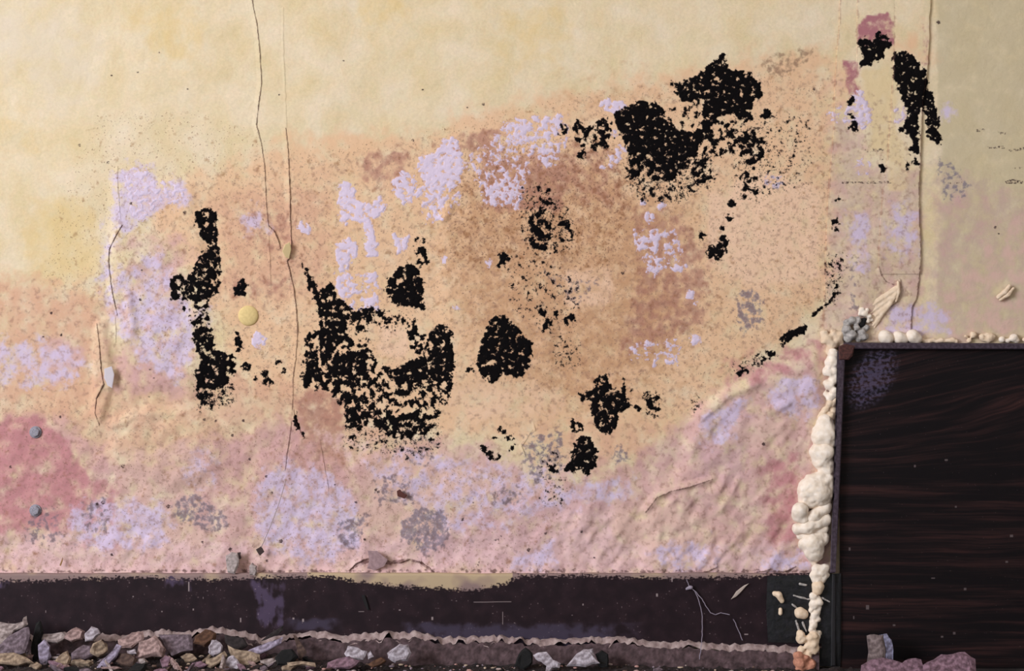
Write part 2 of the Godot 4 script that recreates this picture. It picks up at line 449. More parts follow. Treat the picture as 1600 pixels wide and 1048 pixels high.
func paint_wall() -> void:
	n_coarse = noise(0.012, 4, 21).get_image(TW, TH).get_data()
	n_blot = noise(0.05, 4, 22).get_image(TW, TH).get_data()
	var nm := noise(0.075, 4, 26)
	nm.fractal_gain = 0.62
	n_mould = nm.get_image(TW, TH).get_data()
	var nf := noise(0.16, 3, 23)
	nf.fractal_gain = 0.8
	n_fine = nf.get_image(TW, TH).get_data()
	var n_mid := noise(0.028, 5, 24).get_image(TW, TH).get_data()
	var nfi := noise(0.035, 5, 27)
	nfi.fractal_gain = 0.65
	var n_film := nfi.get_image(TW, TH).get_data()
	out.resize(TW * TH * 3)
	# distemper: two close tones in broad blotches, grained
	for i in TW * TH:
		var t := n_coarse[i]
		var g := (n_fine[i] - 128) >> 4
		var j := i * 3
		out[j] = 222 + (t >> 6) * 3 + g + (n_mid[i] >> 6)
		out[j + 1] = 199 + (t >> 5) * 2 + g
		out[j + 2] = 156 + (t >> 4) * 2 + g
	var all := [[1.0, TX, TY, TX + TW, TY, TX + TW, TY + TH, TX, TY + TH]]
	# yellowed, and pale greyish areas of the paint
	paint([[0.75, 190, 20, 310, 10, 330, 90, 240, 100], [0.7, 540, -40, 640, -30, 640, 40, 560, 50], [0.6, 760, 0, 900, 10, 900, 100, 780, 110], [0.9, 60, 300, 150, 320, 170, 440, 60, 460, 30, 380], [0.8, 10, 160, 50, 150, 50, 240, 15, 240], [1.0, -40, 840, 50, 850, 75, 885, 40, 905, -40, 905]], 5, Color8(222, 188, 122), n_mid, 1.0, 0.1, 1.2, 0.42)
	paint([[0.8, 0, 30, 150, 20, 150, 160, 60, 160, -20, 100], [0.7, -200, -100, 60, -100, 60, 60, -200, 60]], 6, Color8(222, 206, 186), n_mid, 0.8, 0.1, 1.0, 0.6)
	paint([[0.9, 1455, -150, 1830, -150, 1830, 540, 1460, 540, 1470, 300]], 3, Color8(196, 180, 148), n_mid, 0.8, 0.1, 1.0, 0.7)
	# damp tan zone
	var damp := [[0.8, 440, 215, 560, 205, 680, 210, 720, 172, 820, 155, 900, 137, 1000, 122, 1090, 105, 1180, 88, 1300, 70, 1305, 450, 1250, 520, 1150, 590, 1080, 660, 1000, 720, 850, 700, 700, 680, 540, 660, 460, 620, 380, 620, 320, 460, 230, 360, 230, 300, 330, 270],
		[0.5, -224, 430, 20, 420, 160, 440, 150, 640, 0, 640, -224, 640], [0.8, 110, 590, 160, 600, 170, 660, 60, 650, 60, 600], [0.7, 90, 690, 150, 700, 140, 760, 100, 750], [0.75, 1310, 80, 1340, 110, 1340, 170, 1310, 180], [0.7, 1390, 40, 1450, 40, 1450, 110, 1395, 90]]
	paint(damp, 5, Color8(230, 186, 149), n_mid, 0.9, 0.12, 0.95, 0.85)
	paint([[0.9, 690, 290, 830, 250, 960, 270, 1080, 300, 1060, 420, 1100, 480, 1040, 600, 880, 640, 760, 560, 690, 430], [0.7, 900, 120, 1060, 110, 1060, 130, 900, 160], [0.3, 450, 300, 520, 300, 520, 420, 460, 400]], 6, Color8(190, 142, 106), n_film, 1.5, 0.1, 1.35, 0.72)
	paint([[0.9, 1100, 300, 1200, 260, 1290, 300, 1280, 440, 1180, 450, 1110, 420], [0.8, 880, 420, 960, 420, 960, 480, 880, 480], [0.8, 590, 510, 640, 510, 640, 560, 590, 560], [0.6, 690, 600, 880, 600, 900, 640, 720, 660]], 4, Color8(240, 202, 174), n_mid, 1.0, 0.15, 1.1, 0.7)
	# peach wash low at the left and round the damp patch, greyed rose on the boxing
	paint([[0.8, -224, 440, 60, 430, 170, 470, 190, 560, 330, 570, 460, 600, 700, 690, 690, 760, 300, 770, 100, 720, -224, 700], [0.7, 330, 300, 520, 280, 520, 460, 350, 470], [0.6, 840, 660, 1060, 660, 1000, 760, 840, 760]], 5, Color8(212, 164, 138), n_mid, 1.0, 0.12, 1.1, 0.72)
	paint([[0.75, 1296, 180, 1330, 180, 1345, 260, 1440, 260, 1440, 540, 1286, 540], [0.6, 1455, 250, 1520, 270, 1640, 320, 1830, 340, 1830, 540, 1440, 540]], 4, Color8(192, 162, 154), n_film, 1.3, 0.15, 1.2, 0.55)
	# reddish brown bloom round the salts
	paint([[0.8, 560, 240, 640, 225, 640, 290, 560, 290], [0.9, 660, 235, 720, 210, 800, 190, 780, 240, 720, 240], [1.0, 740, 230, 900, 240, 880, 330, 760, 330], [0.8, 980, 320, 1060, 330, 1110, 400, 1110, 500, 1040, 540, 960, 560, 1000, 420], [0.7, 880, 220, 970, 230, 970, 330, 900, 320], [0.7, 330, 440, 460, 430, 460, 470, 360, 470], [1.0, 480, 600, 540, 620, 540, 780, 440, 740, 460, 620], [0.6, 370, 320, 460, 330, 470, 420, 380, 380]], 4, Color8(166, 114, 102), n_blot, 1.4, 0.25, 1.15, 0.62)
	# rosy lower zone, greyed mauve, deep rose at far left
	paint([[0.75, -224, 640, 100, 650, 180, 720, 300, 690, 460, 650, 520, 720, 620, 700, 760, 690, 860, 750, 980, 720, 1080, 640, 1180, 580, 1300, 520, 1300, 910, -224, 910], [0.35, 1300, 100, 1370, 240, 1440, 260, 1440, 540, 1290, 540], [0.35, 1460, 280, 1600, 300, 1830, 300, 1830, 540, 1440, 540], [0.6, 180, 380, 300, 360, 310, 620, 170, 620]], 5, Color8(207, 163, 162), n_mid, 1.0, 0.12, 1.0, 0.85)
	paint([[1.0, -224, 650, 70, 650, 130, 720, 170, 780, 160, 820, 40, 830, -224, 850], [0.7, 120, 760, 190, 740, 180, 860, 130, 870], [0.8, 1190, 720, 1250, 700, 1240, 860, 1200, 860], [0.6, 1120, 560, 1290, 530, 1290, 570, 1140, 610]], 4, Color8(186, 120, 126), n_mid, 1.2, 0.2, 1.1, 0.68)
	paint([[0.9, 60, 540, 110, 520, 140, 560, 80, 610], [0.8, 1090, 690, 1140, 640, 1180, 640, 1160, 760, 1080, 740], [0.8, 700, 800, 960, 760, 960, 890, 640, 890]], 4, Color8(210, 170, 174), n_mid, 1.0, 0.15, 1.0, 0.6)
	# tan islands coming back through the rose
	paint([[0.8, 180, 700, 300, 690, 340, 760, 240, 790, 180, 760], [0.9, 570, 720, 720, 700, 760, 790, 640, 860, 560, 830], [0.8, 860, 810, 1060, 780, 1120, 830, 1080, 890, 880, 880], [0.8, 1140, 660, 1220, 650, 1230, 690, 1140, 700], [0.8, 200, 800, 330, 830, 330, 870, 220, 860], [0.6, 1470, 420, 1600, 330, 1800, 340, 1800, 520, 1480, 520]], 4, Color8(222, 186, 170), n_mid, 1.5, 0.25, 1.15, 0.65)
	# pale pink strip of bloom along the foot of the wall
	paint([[0.85, -224, 845, 200, 830, 420, 850, 560, 840, 760, 830, 1000, 850, 1250, 840, 1290, 910, -224, 910], [0.8, 860, 800, 960, 800, 960, 890, 860, 890], [0.6, 480, 660, 620, 700, 900, 720, 900, 800, 700, 780, 540, 740]], 4, Color8(230, 192, 194), n_film, 1.5, 0.2, 1.2, 0.7)
	# lilac salt film
	paint([[0.95, 174, 320, 182, 268, 205, 258, 232, 254, 234, 280, 270, 280, 302, 300, 300, 320, 285, 324, 250, 327, 220, 358, 180, 370, 172, 420, 150, 470, 165, 400], [0.6, 300, 470, 330, 470, 330, 500, 300, 500], [0.8, -40, 540, 0, 532, 50, 528, 110, 540, 136, 570, 122, 597, 60, 606, 0, 595, -40, 590], [0.7, 145, 440, 175, 420, 260, 384, 275, 445, 305, 480, 306, 560, 275, 602, 222, 570, 180, 510], [0.9, 205, 470, 260, 450, 300, 500, 300, 570, 260, 590, 215, 540], [0.9, 395, 760, 440, 710, 520, 740, 560, 790, 560, 860, 480, 885, 400, 840], [0.6, 560, 730, 650, 700, 860, 740, 900, 790, 720, 840, 640, 790], [0.9, 110, 790, 180, 778, 265, 790, 262, 855, 150, 860, 105, 835], [1.0, 1090, 660, 1130, 628, 1170, 620, 1160, 650, 1130, 700, 1100, 690], [1.0, 1190, 620, 1220, 590, 1276, 590, 1276, 640, 1215, 655], [0.8, 800, 870, 860, 840, 880, 890, 800, 890], [0.7, 1020, 850, 1120, 840, 1110, 890, 1020, 890], [0.8, 1200, 860, 1260, 860, 1260, 895, 1180, 895], [0.8, 365, 330, 410, 325, 425, 360, 390, 372], [0.8, 1390, 310, 1435, 330, 1432, 400, 1385, 400], [0.8, 1320, 330, 1365, 330, 1350, 430, 1325, 420], [0.9, 1385, 480, 1470, 470, 1490, 520, 1380, 522], [0.6, 1465, 150, 1490, 160, 1490, 200, 1470, 200], [0.7, 870, 760, 980, 740, 990, 780, 880, 790], [0.7, 280, 720, 340, 700, 340, 760, 290, 750]], 4, Color8(212, 194, 222), n_film, 1.9, 0.22, 1.2, 0.85)
	# slate-grey mildew, and the painted grey shading of the dent on the boxing
	paint([[0.8, 262, 790, 300, 765, 350, 800, 365, 822, 330, 830, 280, 815], [0.8, 528, 812, 580, 800, 560, 850, 540, 862, 525, 835], [0.95, 622, 815, 655, 790, 700, 800, 700, 850, 665, 868, 625, 840], [0.6, 770, 760, 810, 760, 820, 790, 770, 790], [0.7, 820, 680, 880, 672, 885, 735, 835, 760, 815, 720], [0.6, 580, 745, 640, 740, 650, 790, 590, 790], [0.6, 40, 800, 90, 790, 100, 850, 40, 850], [0.6, 130, 780, 170, 770, 170, 830, 130, 830], [0.8, 1155, 450, 1190, 455, 1192, 505, 1160, 525, 1148, 490], [0.6, 1325, 400, 1340, 400, 1335, 460, 1345, 490, 1325, 480], [0.5, 640, 660, 690, 690, 670, 740, 600, 700], [0.6, 1460, 240, 1500, 265, 1520, 300, 1480, 320], [0.7, 955, 700, 968, 692, 984, 710, 980, 728, 962, 728], [0.5, 880, 430, 940, 440, 900, 480, 840, 420]], 3, Color8(122, 112, 128), n_mould, 2.0, 0.42, 1.1, 0.72)
	paint([[0.7, 1185, 92, 1230, 82, 1278, 72, 1262, 98, 1225, 118, 1205, 124]], 3, Color8(150, 120, 98), n_mould, 1.9, 0.3, 1.2, 0.7)
	# magenta stain and reddish patches at the boxing
	paint([[0.95, 1340, 40, 1352, 28, 1372, 24, 1388, 18, 1394, 40, 1396, 72, 1338, 72], [0.6, 1315, 95, 1342, 90, 1342, 150, 1325, 160], [0.5, 1440, 40, 1452, 40, 1450, 110, 1435, 100]], 2, Color8(160, 92, 108), n_film, 1.7, 0.2, 1.15, 0.8)
	paint([[0.95, 1345, 110, 1390, 100, 1400, 160, 1400, 230, 1360, 235, 1352, 170], [0.7, 1380, 190, 1420, 230, 1420, 300, 1385, 300]], 3, Color8(226, 200, 156), n_mid, 0.8, 0.2, 1.0, 0.85)
	# mottled grain of the damp plaster: darker and paler flecks
	var rough := [[0.7, -224, 470, 150, 420, 180, 260, 440, 240, 700, 200, 1000, 120, 1300, 80, 1440, 200, 1440, 540, 1300, 560, 1300, 910, -224, 910]]
	paint(rough, 5, Color8(136, 98, 86), n_mould, 2.0, 0.72, 1.5, 0.38)
	paint(rough, 5, Color8(226, 200, 186), n_fine, 2.0, 0.75, 1.5, 0.26)
	# speckle of brown spores over the damp zone
	var sp := [[0.44, 150, 170, 320, 170, 460, 230, 560, 210, 640, 215, 720, 180, 900, 140, 1200, 100, 1300, 130, 1300, 500, 1150, 580, 1080, 650, 900, 650, 760, 600, 460, 640, 300, 620, 180, 500, 100, 460, 60, 440, 90, 300], [0.62, 730, 230, 960, 200, 1000, 300, 960, 420, 700, 420, 700, 300], [0.42, -100, 600, 300, 640, 700, 720, 900, 740, 860, 900, -100, 900]]
	paint(sp, 4, Color8(90, 54, 40), n_fine, 1.9, 0.80, 1.1, 0.5)
	paint(sp, 4, Color8(140, 92, 60), n_blot, 1.7, 0.72, 1.2, 0.45)
	# salts, then mould
	salt_mask = mask_of(salty(), 2)
	paint(salty(), 0, Color8(190, 140, 134), n_mould, 2.2, 0.28, 0.6, 0.5, salt_mask)
	paint(salty(), 0, Color8(220, 203, 224), n_mould, 2.2, 0.42, 0.72, 0.94, salt_mask)
	var thin := mask_of(mould_fringe(), 3)
	paint(mould_fringe(), 3, Color8(96, 78, 66), n_mould, 1.8, 0.30, 0.85, 0.5, thin)
	paint(mould_fringe(), 3, Color8(40, 32, 30), n_fine, 2.2, 0.52, 0.85, 0.85, thin)
	paint(mould_fringe(), 3, Color8(12, 9, 11), n_mould, 2.2, 0.62, 0.80, 0.95, thin)
	mould_mask = mask_of(mouldy(), 2)
	for i in TW * TH:   # thin growth gathers in clumps
		var q := mould_mask[i]
		if q > 8 and q < 235:
			mould_mask[i] = clampi(q + ((n_blot[i] - 128) * (q if q < 128 else 255 - q)) / 110, 6, 255)
	paint(mouldy(), 0, Color8(92, 68, 58), n_mould, 2.3, 0.28, 0.62, 0.6, mould_mask)
	paint(mouldy(), 0, Color8(9, 7, 9), n_mould, 2.3, 0.46, 0.62, 0.97, mould_mask)
	# loose specks of dirt, dashes of mildew, dirt and painted shadow in the tears
	var dots := []
	for d in [124, 227, 3, 169, 254, 3, 174, 118, 2, 215, 113, 2, 293, 139, 2, 248, 82, 2, 94, 651, 3, 17, 729, 3, 193, 728, 4, 320, 655, 3, 337, 658, 3, 363, 680, 3, 380, 657, 3, 390, 717, 3, 263, 791, 4, 316, 847, 3, 175, 866, 3, 152, 787, 3, 161, 785, 4, 438, 845, 5, 556, 784, 3, 570, 842, 3, 587, 765, 3, 591, 768, 3, 722, 811, 4, 739, 785, 2, 852, 833, 3, 826, 859, 4, 908, 830, 3, 928, 871, 2, 1192, 693, 4, 973, 426, 4, 1272, 139, 3, 1466, 35, 4, 1555, 355, 3, 1560, 365, 2, 645, 219, 3, 755, 163, 3, 730, 168, 2, 220, 468, 3, 222, 422, 2, 95, 523, 3, 67, 526, 2, 80, 489, 3, 536, 95, 2, 660, 140, 2, 436, 148, 2, 416, 744, 3, 424, 770, 3, 417, 876, 3, 523, 757, 2, 360, 858, 4, 205, 318, 3, 290, 332, 4, 232, 620, 2, 241, 590, 2, 235, 577, 2]:
		dots.append(d)
	var ds := []
	for i in range(0, dots.size(), 3):
		ds.append([1.0, dots[i], dots[i + 1], maxf(1.2, dots[i + 2] * 0.68)])
	ds.append_array([[1.0, 1463, 33, 1470, 36, 1463, 37], [0.5, 1200, 233, 1260, 236, 1260, 238, 1200, 237], [0.5, 1350, 234, 1380, 232, 1382, 236, 1355, 238], [0.45, 1195, 284, 1270, 285, 1270, 288, 1195, 288], [0.6, 1315, 284, 1392, 283, 1392, 287, 1315, 287], [0.6, 1524, 202, 1540, 200, 1538, 205, 1525, 206], [0.6, 1560, 206, 1572, 207, 1570, 210, 1562, 210], [0.6, 1542, 229, 1568, 228, 1570, 232, 1545, 232], [0.6, 1575, 234, 1600, 230, 1600, 234, 1578, 237], [0.8, 1570, 283, 1582, 280, 1598, 283, 1596, 287, 1572, 287], [0.5, 1480, 285, 1503, 284, 1503, 287, 1480, 287], [0.5, 1582, 262, 1600, 261, 1600, 264, 1582, 264]])
	ds.append_array(line_shapes([768, 845, 778, 843, 784, 836], 2.0, 0.7))
	ds.append_array(line_shapes([748, 878, 746, 890], 2.0, 0.6))
	paint(ds, 0, Color8(48, 32, 34), n_fine, 2.0, 0.45, 1.1, 0.8)
	var cl := []  # crack lines: dirt plus the shadow under lifted edges, painted
	for c in CRACKS:
		if c[3] > 1.3:
			cl.append_array(line_shapes(c[0], 1.4, 0.9))
	cl.append_array(line_shapes(EDGE_D.slice(8), 2.2, 0.9))  # shadow line beside the raised strip edge, painted dark
	cl.append_array([[0.9, 545, 893, 558, 878, 578, 870, 606, 876, 640, 872, 660, 878, 678, 894, 670, 890, 655, 880, 640, 877, 608, 882, 580, 878, 560, 884]])
	paint(cl, 0, Color8(84, 54, 52), n_mould, 1.6, 0.3, 1.2, 0.6)
	paint([[0.6, -224, 889, 400, 890, 800, 889, 1290, 889, 1290, 895, -224, 895]], 1, Color8(92, 68, 66), n_mould, 2.2, 0.35, 1.1, 0.65)  # dark gap above the baseboard, its shade painted into the wall colour
	# brownish lines along the boxing edges
	var el := []
	for e in [EDGE_A, EDGE_B, EDGE_C]:
		el.append_array(line_shapes(e, 3.0, 0.8))
	paint(el, 1, Color8(150, 108, 92), n_mould, 1.8, 0.3, 1.1, 0.4)

	var im := Image.create_from_data(TW, TH, false, Image.FORMAT_RGB8, out)
	wall_mat = StandardMaterial3D.new()
	wall_mat.albedo_texture = ImageTexture.create_from_image(im)
	wall_mat.texture_repeat = false
	wall_mat.roughness = 0.95
	wall_mat.specular_mode = BaseMaterial3D.SPECULAR_SCHLICK_GGX
	wall_mat.metallic_specular = 0.2
	# fine relief: plaster grain, stronger in the blistered lower zone by the blotch noise
	var hb := PackedByteArray()
	hb.resize(TW * TH)
	for i in TW * TH:
		hb[i] = (n_fine[i] >> 2) + (n_blot[i] >> 1) + (n_mid[i] >> 2)
	var ni := Image.create_from_data(TW, TH, false, Image.FORMAT_L8, hb)
	ni.convert(Image.FORMAT_RGBA8)
	ni.bump_map_to_normal_map(2.0)
	wall_mat.normal_enabled = true
	wall_mat.normal_texture = ImageTexture.create_from_image(ni)
	wall_mat.normal_scale = 0.55

# ------------------------------------------------------------------ wall geometry
func build_wall_face() -> void:
	var v := PackedVector3Array()
	var uv := PackedVector2Array()
	v.resize(GW * GH)
	uv.resize(GW * GH)
	for gy in GH:
		for gx in GW:
			var px := float(TX + gx * CELL)
			var py := float(TY + gy * CELL)
			var i := gy * GW + gx
			v[i] = Vector3((px - 800) * 0.001, EYE + (524 - py) * 0.001, grid[i])
			uv[i] = wuv(px, py)
	wall_node = mesh_node("wall_back", sheet(v, uv, GH, GW), wall_mat, self)
	struct(wall_node)
	wall_node.set_meta("label", "cream wall with damp stains, salt bloom and black mould")
	var plain := mat(Color8(226, 206, 170), 0.95, noise_tex(0.02, 3, 31, Color(0.94, 0.94, 0.94), Color(1, 1, 1)), 1.0)
	var st := SurfaceTool.new()
	st.begin(Mesh.PRIMITIVE_TRIANGLES)
	var x0 := (TX - 800) * 0.001
	var x1 := (TX + TW - 800) * 0.001
	var y1 := EYE + (524 - TY) * 0.001
	var y0 := EYE + (524 - TY - TH) * 0.001
	box_st(st, Vector3(-3.6, 0, -0.15), Vector3(x0, 2.6, 0))
	box_st(st, Vector3(x1, 0, -0.15), Vector3(2.6, 2.6, 0))
	box_st(st, Vector3(x0, y1, -0.15), Vector3(x1, 2.6, 0))
	box_st(st, Vector3(x0, 0, -0.15), Vector3(x1, y0, 0))
	box_st(st, Vector3(x0, y0, -0.15), Vector3(x1, y1, -0.02))
	var p := mesh_node("plain_wall", st.commit(), plain, wall_node)

# a sheet of paper or board proud of the wall between two edges
func strip(left: Array, right: Array, ya: float, yb: float, lift: float, wob := 0.0, fade := 0.0) -> void:
	var rows := int((yb - ya) / 6.0) + 1
	var cols := 12
	var v := PackedVector3Array()
	var uv := PackedVector2Array()
	for r in rows:
		var y := lerpf(ya, yb, r / float(rows - 1))
		var l := edge_x(left, y)
		var q := edge_x(right, y) + rng.randf_range(-wob, wob)
		for c in cols + 4:
			var t := clampf((c - 2) / float(cols - 1), 0, 1)
			var x := lerpf(l, q, t)
			var z := relief(x, y) + lift - fade * clampf(1.0 - (yb - y) / 50.0, 0.0, 1.0)
			if c == 0 or c == cols + 3:
				z = relief(x, y) - 0.001
			elif c == 1 or c == cols + 2:
				z -= 0.0006
				x += -0.5 if c == 1 else 0.5
			v.append(Vector3((x - 800) * 0.001, EYE + (524 - y) * 0.001, z))
			uv.append(wuv(x, y))
	mesh_node("paper_strip", sheet(v, uv, rows, cols + 4), wall_mat, wall_node)

func crack_flap(c: Array) -> void:
	var pts := []
	for i in range(0, c[0].size(), 2):
		pts.append(Vector2(c[0][i], c[0][i + 1]))
	# refine
	var fine := []
	for i in pts.size() - 1:
		var n := maxi(1, int(pts[i].distance_to(pts[i + 1]) / 5.0))
		for k in n:
			fine.append(pts[i].lerp(pts[i + 1], k / float(n)) + Vector2(rng.randf_range(-0.5, 0.5), 0))
	fine.append(pts[-1])
	var v := PackedVector3Array()
	var uv := PackedVector2Array()
	var rows := fine.size()
	for i in rows:
		var d: Vector2 = (fine[mini(i + 1, rows - 1)] - fine[maxi(i - 1, 0)]).normalized()
		var nrm: Vector2 = Vector2(-d.y, d.x) * float(c[1])   # to the left in the picture when travelling down
		if nrm.x > 0 and absf(d.y) > 0.5:
			nrm = -nrm
		var ends := sin(PI * clampf(i / float(rows - 1), 0.03, 0.97))
		var lift: float = c[3] * 0.001 * (0.45 + 0.55 * ends) * rng.randf_range(0.35, 1.0)
		var prof := [[1.0, -0.0002], [0.66, 0.22 * lift], [0.33, 0.6 * lift], [0.0, lift], [0.02, lift - 0.0005], [0.2, lift * 0.5 - 0.0006]]
		for p in prof:
			var q: Vector2 = fine[i] + nrm * c[2] * p[0]
			v.append(wall_at(q.x, q.y, p[1]))
			uv.append(wuv(q.x, q.y))
	mesh_node("paper_edge", sheet(v, uv, rows, 6), wall_mat, wall_node)

# crusts: raised where the same field that colours the texture passes one half
func crust(called: String, mask: PackedByteArray, nz: PackedByteArray, k: float, r: Array, lab: String, up: float, cell := 2) -> void:
	var cols := int((r[2] - r[0]) / cell) + 1
	var rows := int((r[3] - r[1]) / cell) + 1
	var f := PackedFloat32Array()
	f.resize(cols * rows)
	var v := PackedVector3Array()
	var uv := PackedVector2Array()
	for y in rows:
		for x in cols:
			var px: int = r[0] + x * cell
			var py: int = r[1] + y * cell
			var i: int = (py - TY) * TW + px - TX
			var q := mask[i] / 255.0
			q = q + (nz[i] / 255.0 - 0.5) * k - 0.54 if q > 0.03 else -1.0
			f[y * cols + x] = q
			v.append(wall_at(px, py, clampf(q * up * 3.0, -0.0012, up)))
			uv.append(wuv(px, py))
	var keep := PackedByteArray()
	keep.resize(cols * rows)
	var some := false
	for y in rows - 1:
		for x in cols - 1:
			var i := y * cols + x
			if f[i] > 0 or f[i + 1] > 0 or f[i + cols] > 0 or f[i + cols + 1] > 0:
				keep[i] = 1
				some = true
	if some:
		var o := mesh_node(called, sheet(v, uv, rows, cols, keep), wall_mat, wall_node)
		o.set_meta("label", lab)

# ------------------------------------------------------------------ solids
# chunk of plaster from an outline (wall mm seen from the camera, at depth z), thick t, leaning back by degrees
func chunk(called: String, o: Array, z: float, t: float, lean: float, yaw: float, m: Material, parent: Node = self, jag := 1.0) -> MeshInstance3D:
	var pts := []
	var cen := Vector2.ZERO
	for i in range(0, o.size(), 2):
		var w := P(o[i], o[i + 1], z)
		pts.append(Vector2(w.x, w.y))
		cen += Vector2(w.x, w.y)
	cen /= pts.size()
	var fine := []
	for i in pts.size():
		var a: Vector2 = pts[i] - cen
		var b: Vector2 = pts[(i + 1) % pts.size()] - cen
		fine.append(a)
		if a.distance_to(b) > 0.006:
			fine.append((a + b) * 0.5 + (b - a).orthogonal() * rng.randf_range(-0.09, 0.09) * jag)
	var ca := cos(deg_to_rad(lean))
	for i in fine.size():
		fine[i] = Vector2(fine[i].x / maxf(cos(deg_to_rad(yaw)), 0.5), fine[i].y / maxf(ca, 0.35))
	var poly := PackedVector2Array(fine)
	if Geometry2D.is_polygon_clockwise(poly):
		poly.reverse()
	var rings := [[0.82, 0.5], [1.0, 0.25], [0.97, -0.25], [0.8, -0.5]]
	var vs := []
	for r in rings:
		var row := []
		for q in poly:
			row.append(Vector3(q.x * r[0], q.y * r[0], t * r[1] + rng.randf_range(-0.12, 0.12) * t * jag))
		vs.append(row)
	var st := SurfaceTool.new()
	st.begin(Mesh.PRIMITIVE_TRIANGLES)
	st.set_smooth_group(-1)
	var n := poly.size()
	for k in 3:
		for i in n:
			var j := (i + 1) % n
			for q in [vs[k][i], vs[k + 1][i], vs[k][j], vs[k][j], vs[k + 1][i], vs[k + 1][j]]:
				st.add_vertex(q)
	var tri := Geometry2D.triangulate_polygon(poly)
	for i in range(0, tri.size(), 3):
		for k in [0, 2, 1]:
			st.add_vertex(vs[0][tri[i + k]])
		for k in [0, 1, 2]:
			st.add_vertex(vs[3][tri[i + k]])
	st.generate_normals()
	var node := mesh_node(called, st.commit(), m, parent, Vector3(cen.x, cen.y, z))
	node.rotation = Vector3(deg_to_rad(-lean), deg_to_rad(yaw), 0)
	return node

# smooth-min of tapered capsules [x0,y0,z0,r0,x1,y1,z1,r1] in mm, surface nets
func blob(caps: Array, k: float, cell: float, nz: FastNoiseLite, amp: float) -> ArrayMesh:
	var lo := Vector3(1e9, 1e9, 1e9)
	var hi := -lo
	for c in caps:
		for e in [0, 4]:
			var q := Vector3(c[e], c[e + 1], c[e + 2])
			var r: float = c[e + 3] + amp + cell * 2
			lo = lo.min(q - Vector3.ONE * r)
			hi = hi.max(q + Vector3.ONE * r)
	var n := Vector3i(((hi - lo) / cell).ceil()) + Vector3i.ONE
	var f := PackedFloat32Array()
	f.resize(n.x * n.y * n.z)
	f.fill(1e3)
	for c in caps:
		var a := Vector3(c[0], c[1], c[2])
		var b := Vector3(c[4], c[5], c[6])
		var ba := b - a
		var l2 := maxf(ba.length_squared(), 1e-6)
		var rm := maxf(c[3], c[7]) + k + amp + cell * 2
		var i0 := Vector3i(((a.min(b) - Vector3.ONE * rm - lo) / cell).floor()).clamp(Vector3i.ZERO, n - Vector3i.ONE)
		var i1 := Vector3i(((a.max(b) + Vector3.ONE * rm - lo) / cell).ceil()).clamp(Vector3i.ZERO, n - Vector3i.ONE)
		for z in range(i0.z, i1.z + 1):
			for y in range(i0.y, i1.y + 1):
				for x in range(i0.x, i1.x + 1):
					var p := lo + Vector3(x, y, z) * cell
					var t := clampf((p - a).dot(ba) / l2, 0, 1)
					var d := (p - a - ba * t).length() - lerpf(c[3], c[7], t)
					var i := (z * n.y + y) * n.x + x
					var h := maxf(k - absf(d - f[i]), 0.0)
					f[i] = minf(d, f[i]) - h * h / (4.0 * k)
	if amp > 0:
		for z in n.z:
			for y in n.y:
				for x in n.x:
					var i := (z * n.y + y) * n.x + x
					if absf(f[i]) < amp + cell * 2:
						f[i] += amp * nz.get_noise_3d(lo.x + x * cell, lo.y + y * cell, lo.z + z * cell)
	var ids := {}
	var v := PackedVector3Array()
	var idx := PackedInt32Array()
	var off := [0, 1, n.x, n.x + 1, n.x * n.y, n.x * n.y + 1, n.x * n.y + n.x, n.x * n.y + n.x + 1]
	var edges := [[0, 1], [2, 3], [4, 5], [6, 7], [0, 2], [1, 3], [4, 6], [5, 7], [0, 4], [1, 5], [2, 6], [3, 7]]
	for z in n.z - 1:
		for y in n.y - 1:
			for x in n.x - 1:
				var i := (z * n.y + y) * n.x + x
				var neg := 0
				for o in off:
					if f[i + o] < 0:
						neg += 1
				if neg == 0 or neg == 8:
					continue
				var sum := Vector3.ZERO
				var cnt := 0
				for e in edges:
					var fa := f[i + off[e[0]]]
					var fb := f[i + off[e[1]]]
					if (fa < 0) != (fb < 0):
						var t := fa / (fa - fb)
						var pa := Vector3(e[0] & 1, (e[0] >> 1) & 1, e[0] >> 2)
						var pb := Vector3(e[1] & 1, (e[1] >> 1) & 1, e[1] >> 2)
						sum += pa.lerp(pb, t)
						cnt += 1
				ids[i] = v.size()
				v.append((lo + (Vector3(x, y, z) + sum / cnt) * cell) * 0.001)
	for z in range(1, n.z - 1):
		for y in range(1, n.y - 1):
			for x in range(1, n.x - 1):
				var i := (z * n.y + y) * n.x + x
				var s := f[i] < 0
				for ax in 3:
					var d1: int = [1, n.x, n.x * n.y][ax]
					if (f[i + d1] < 0) == s:
						continue
					var u: int = [n.x, n.x * n.y, 1][ax]
					var w: int = [n.x * n.y, 1, n.x][ax]
					var q := [i - u - w, i - w, i, i - u]
					if not (ids.has(q[0]) and ids.has(q[1]) and ids.has(q[2]) and ids.has(q[3])):
						continue
					var a: int = ids[q[0]]
					var b: int = ids[q[1]]
					var c: int = ids[q[2]]
					var d: int = ids[q[3]]
					if s:
						idx.append_array([a, c, b, a, d, c])
					else:
						idx.append_array([a, b, c, a, c, d])
	var st := SurfaceTool.new()
	st.begin(Mesh.PRIMITIVE_TRIANGLES)
	for p in v:
		st.add_vertex(p)
	for i in idx:
		st.add_index(i)
	st.generate_normals()
	return st.commit()

# a capsule in picture mm at depth z mm -> world mm
func cap(x0: float, y0: float, z0: float, r0: float, x1 := 1e9, y1 := 0.0, z1 := 0.0, r1 := 0.0) -> Array:
	if x1 > 1e8:
		x1 = x0 + 0.5
		y1 = y0
		z1 = z0
		r1 = r0
	var a := P(x0, y0, z0 * 0.001) * 1000.0
	var b := P(x1, y1, z1 * 0.001) * 1000.0
	return [a.x, a.y, a.z, r0, b.x, b.y, b.z, r1]

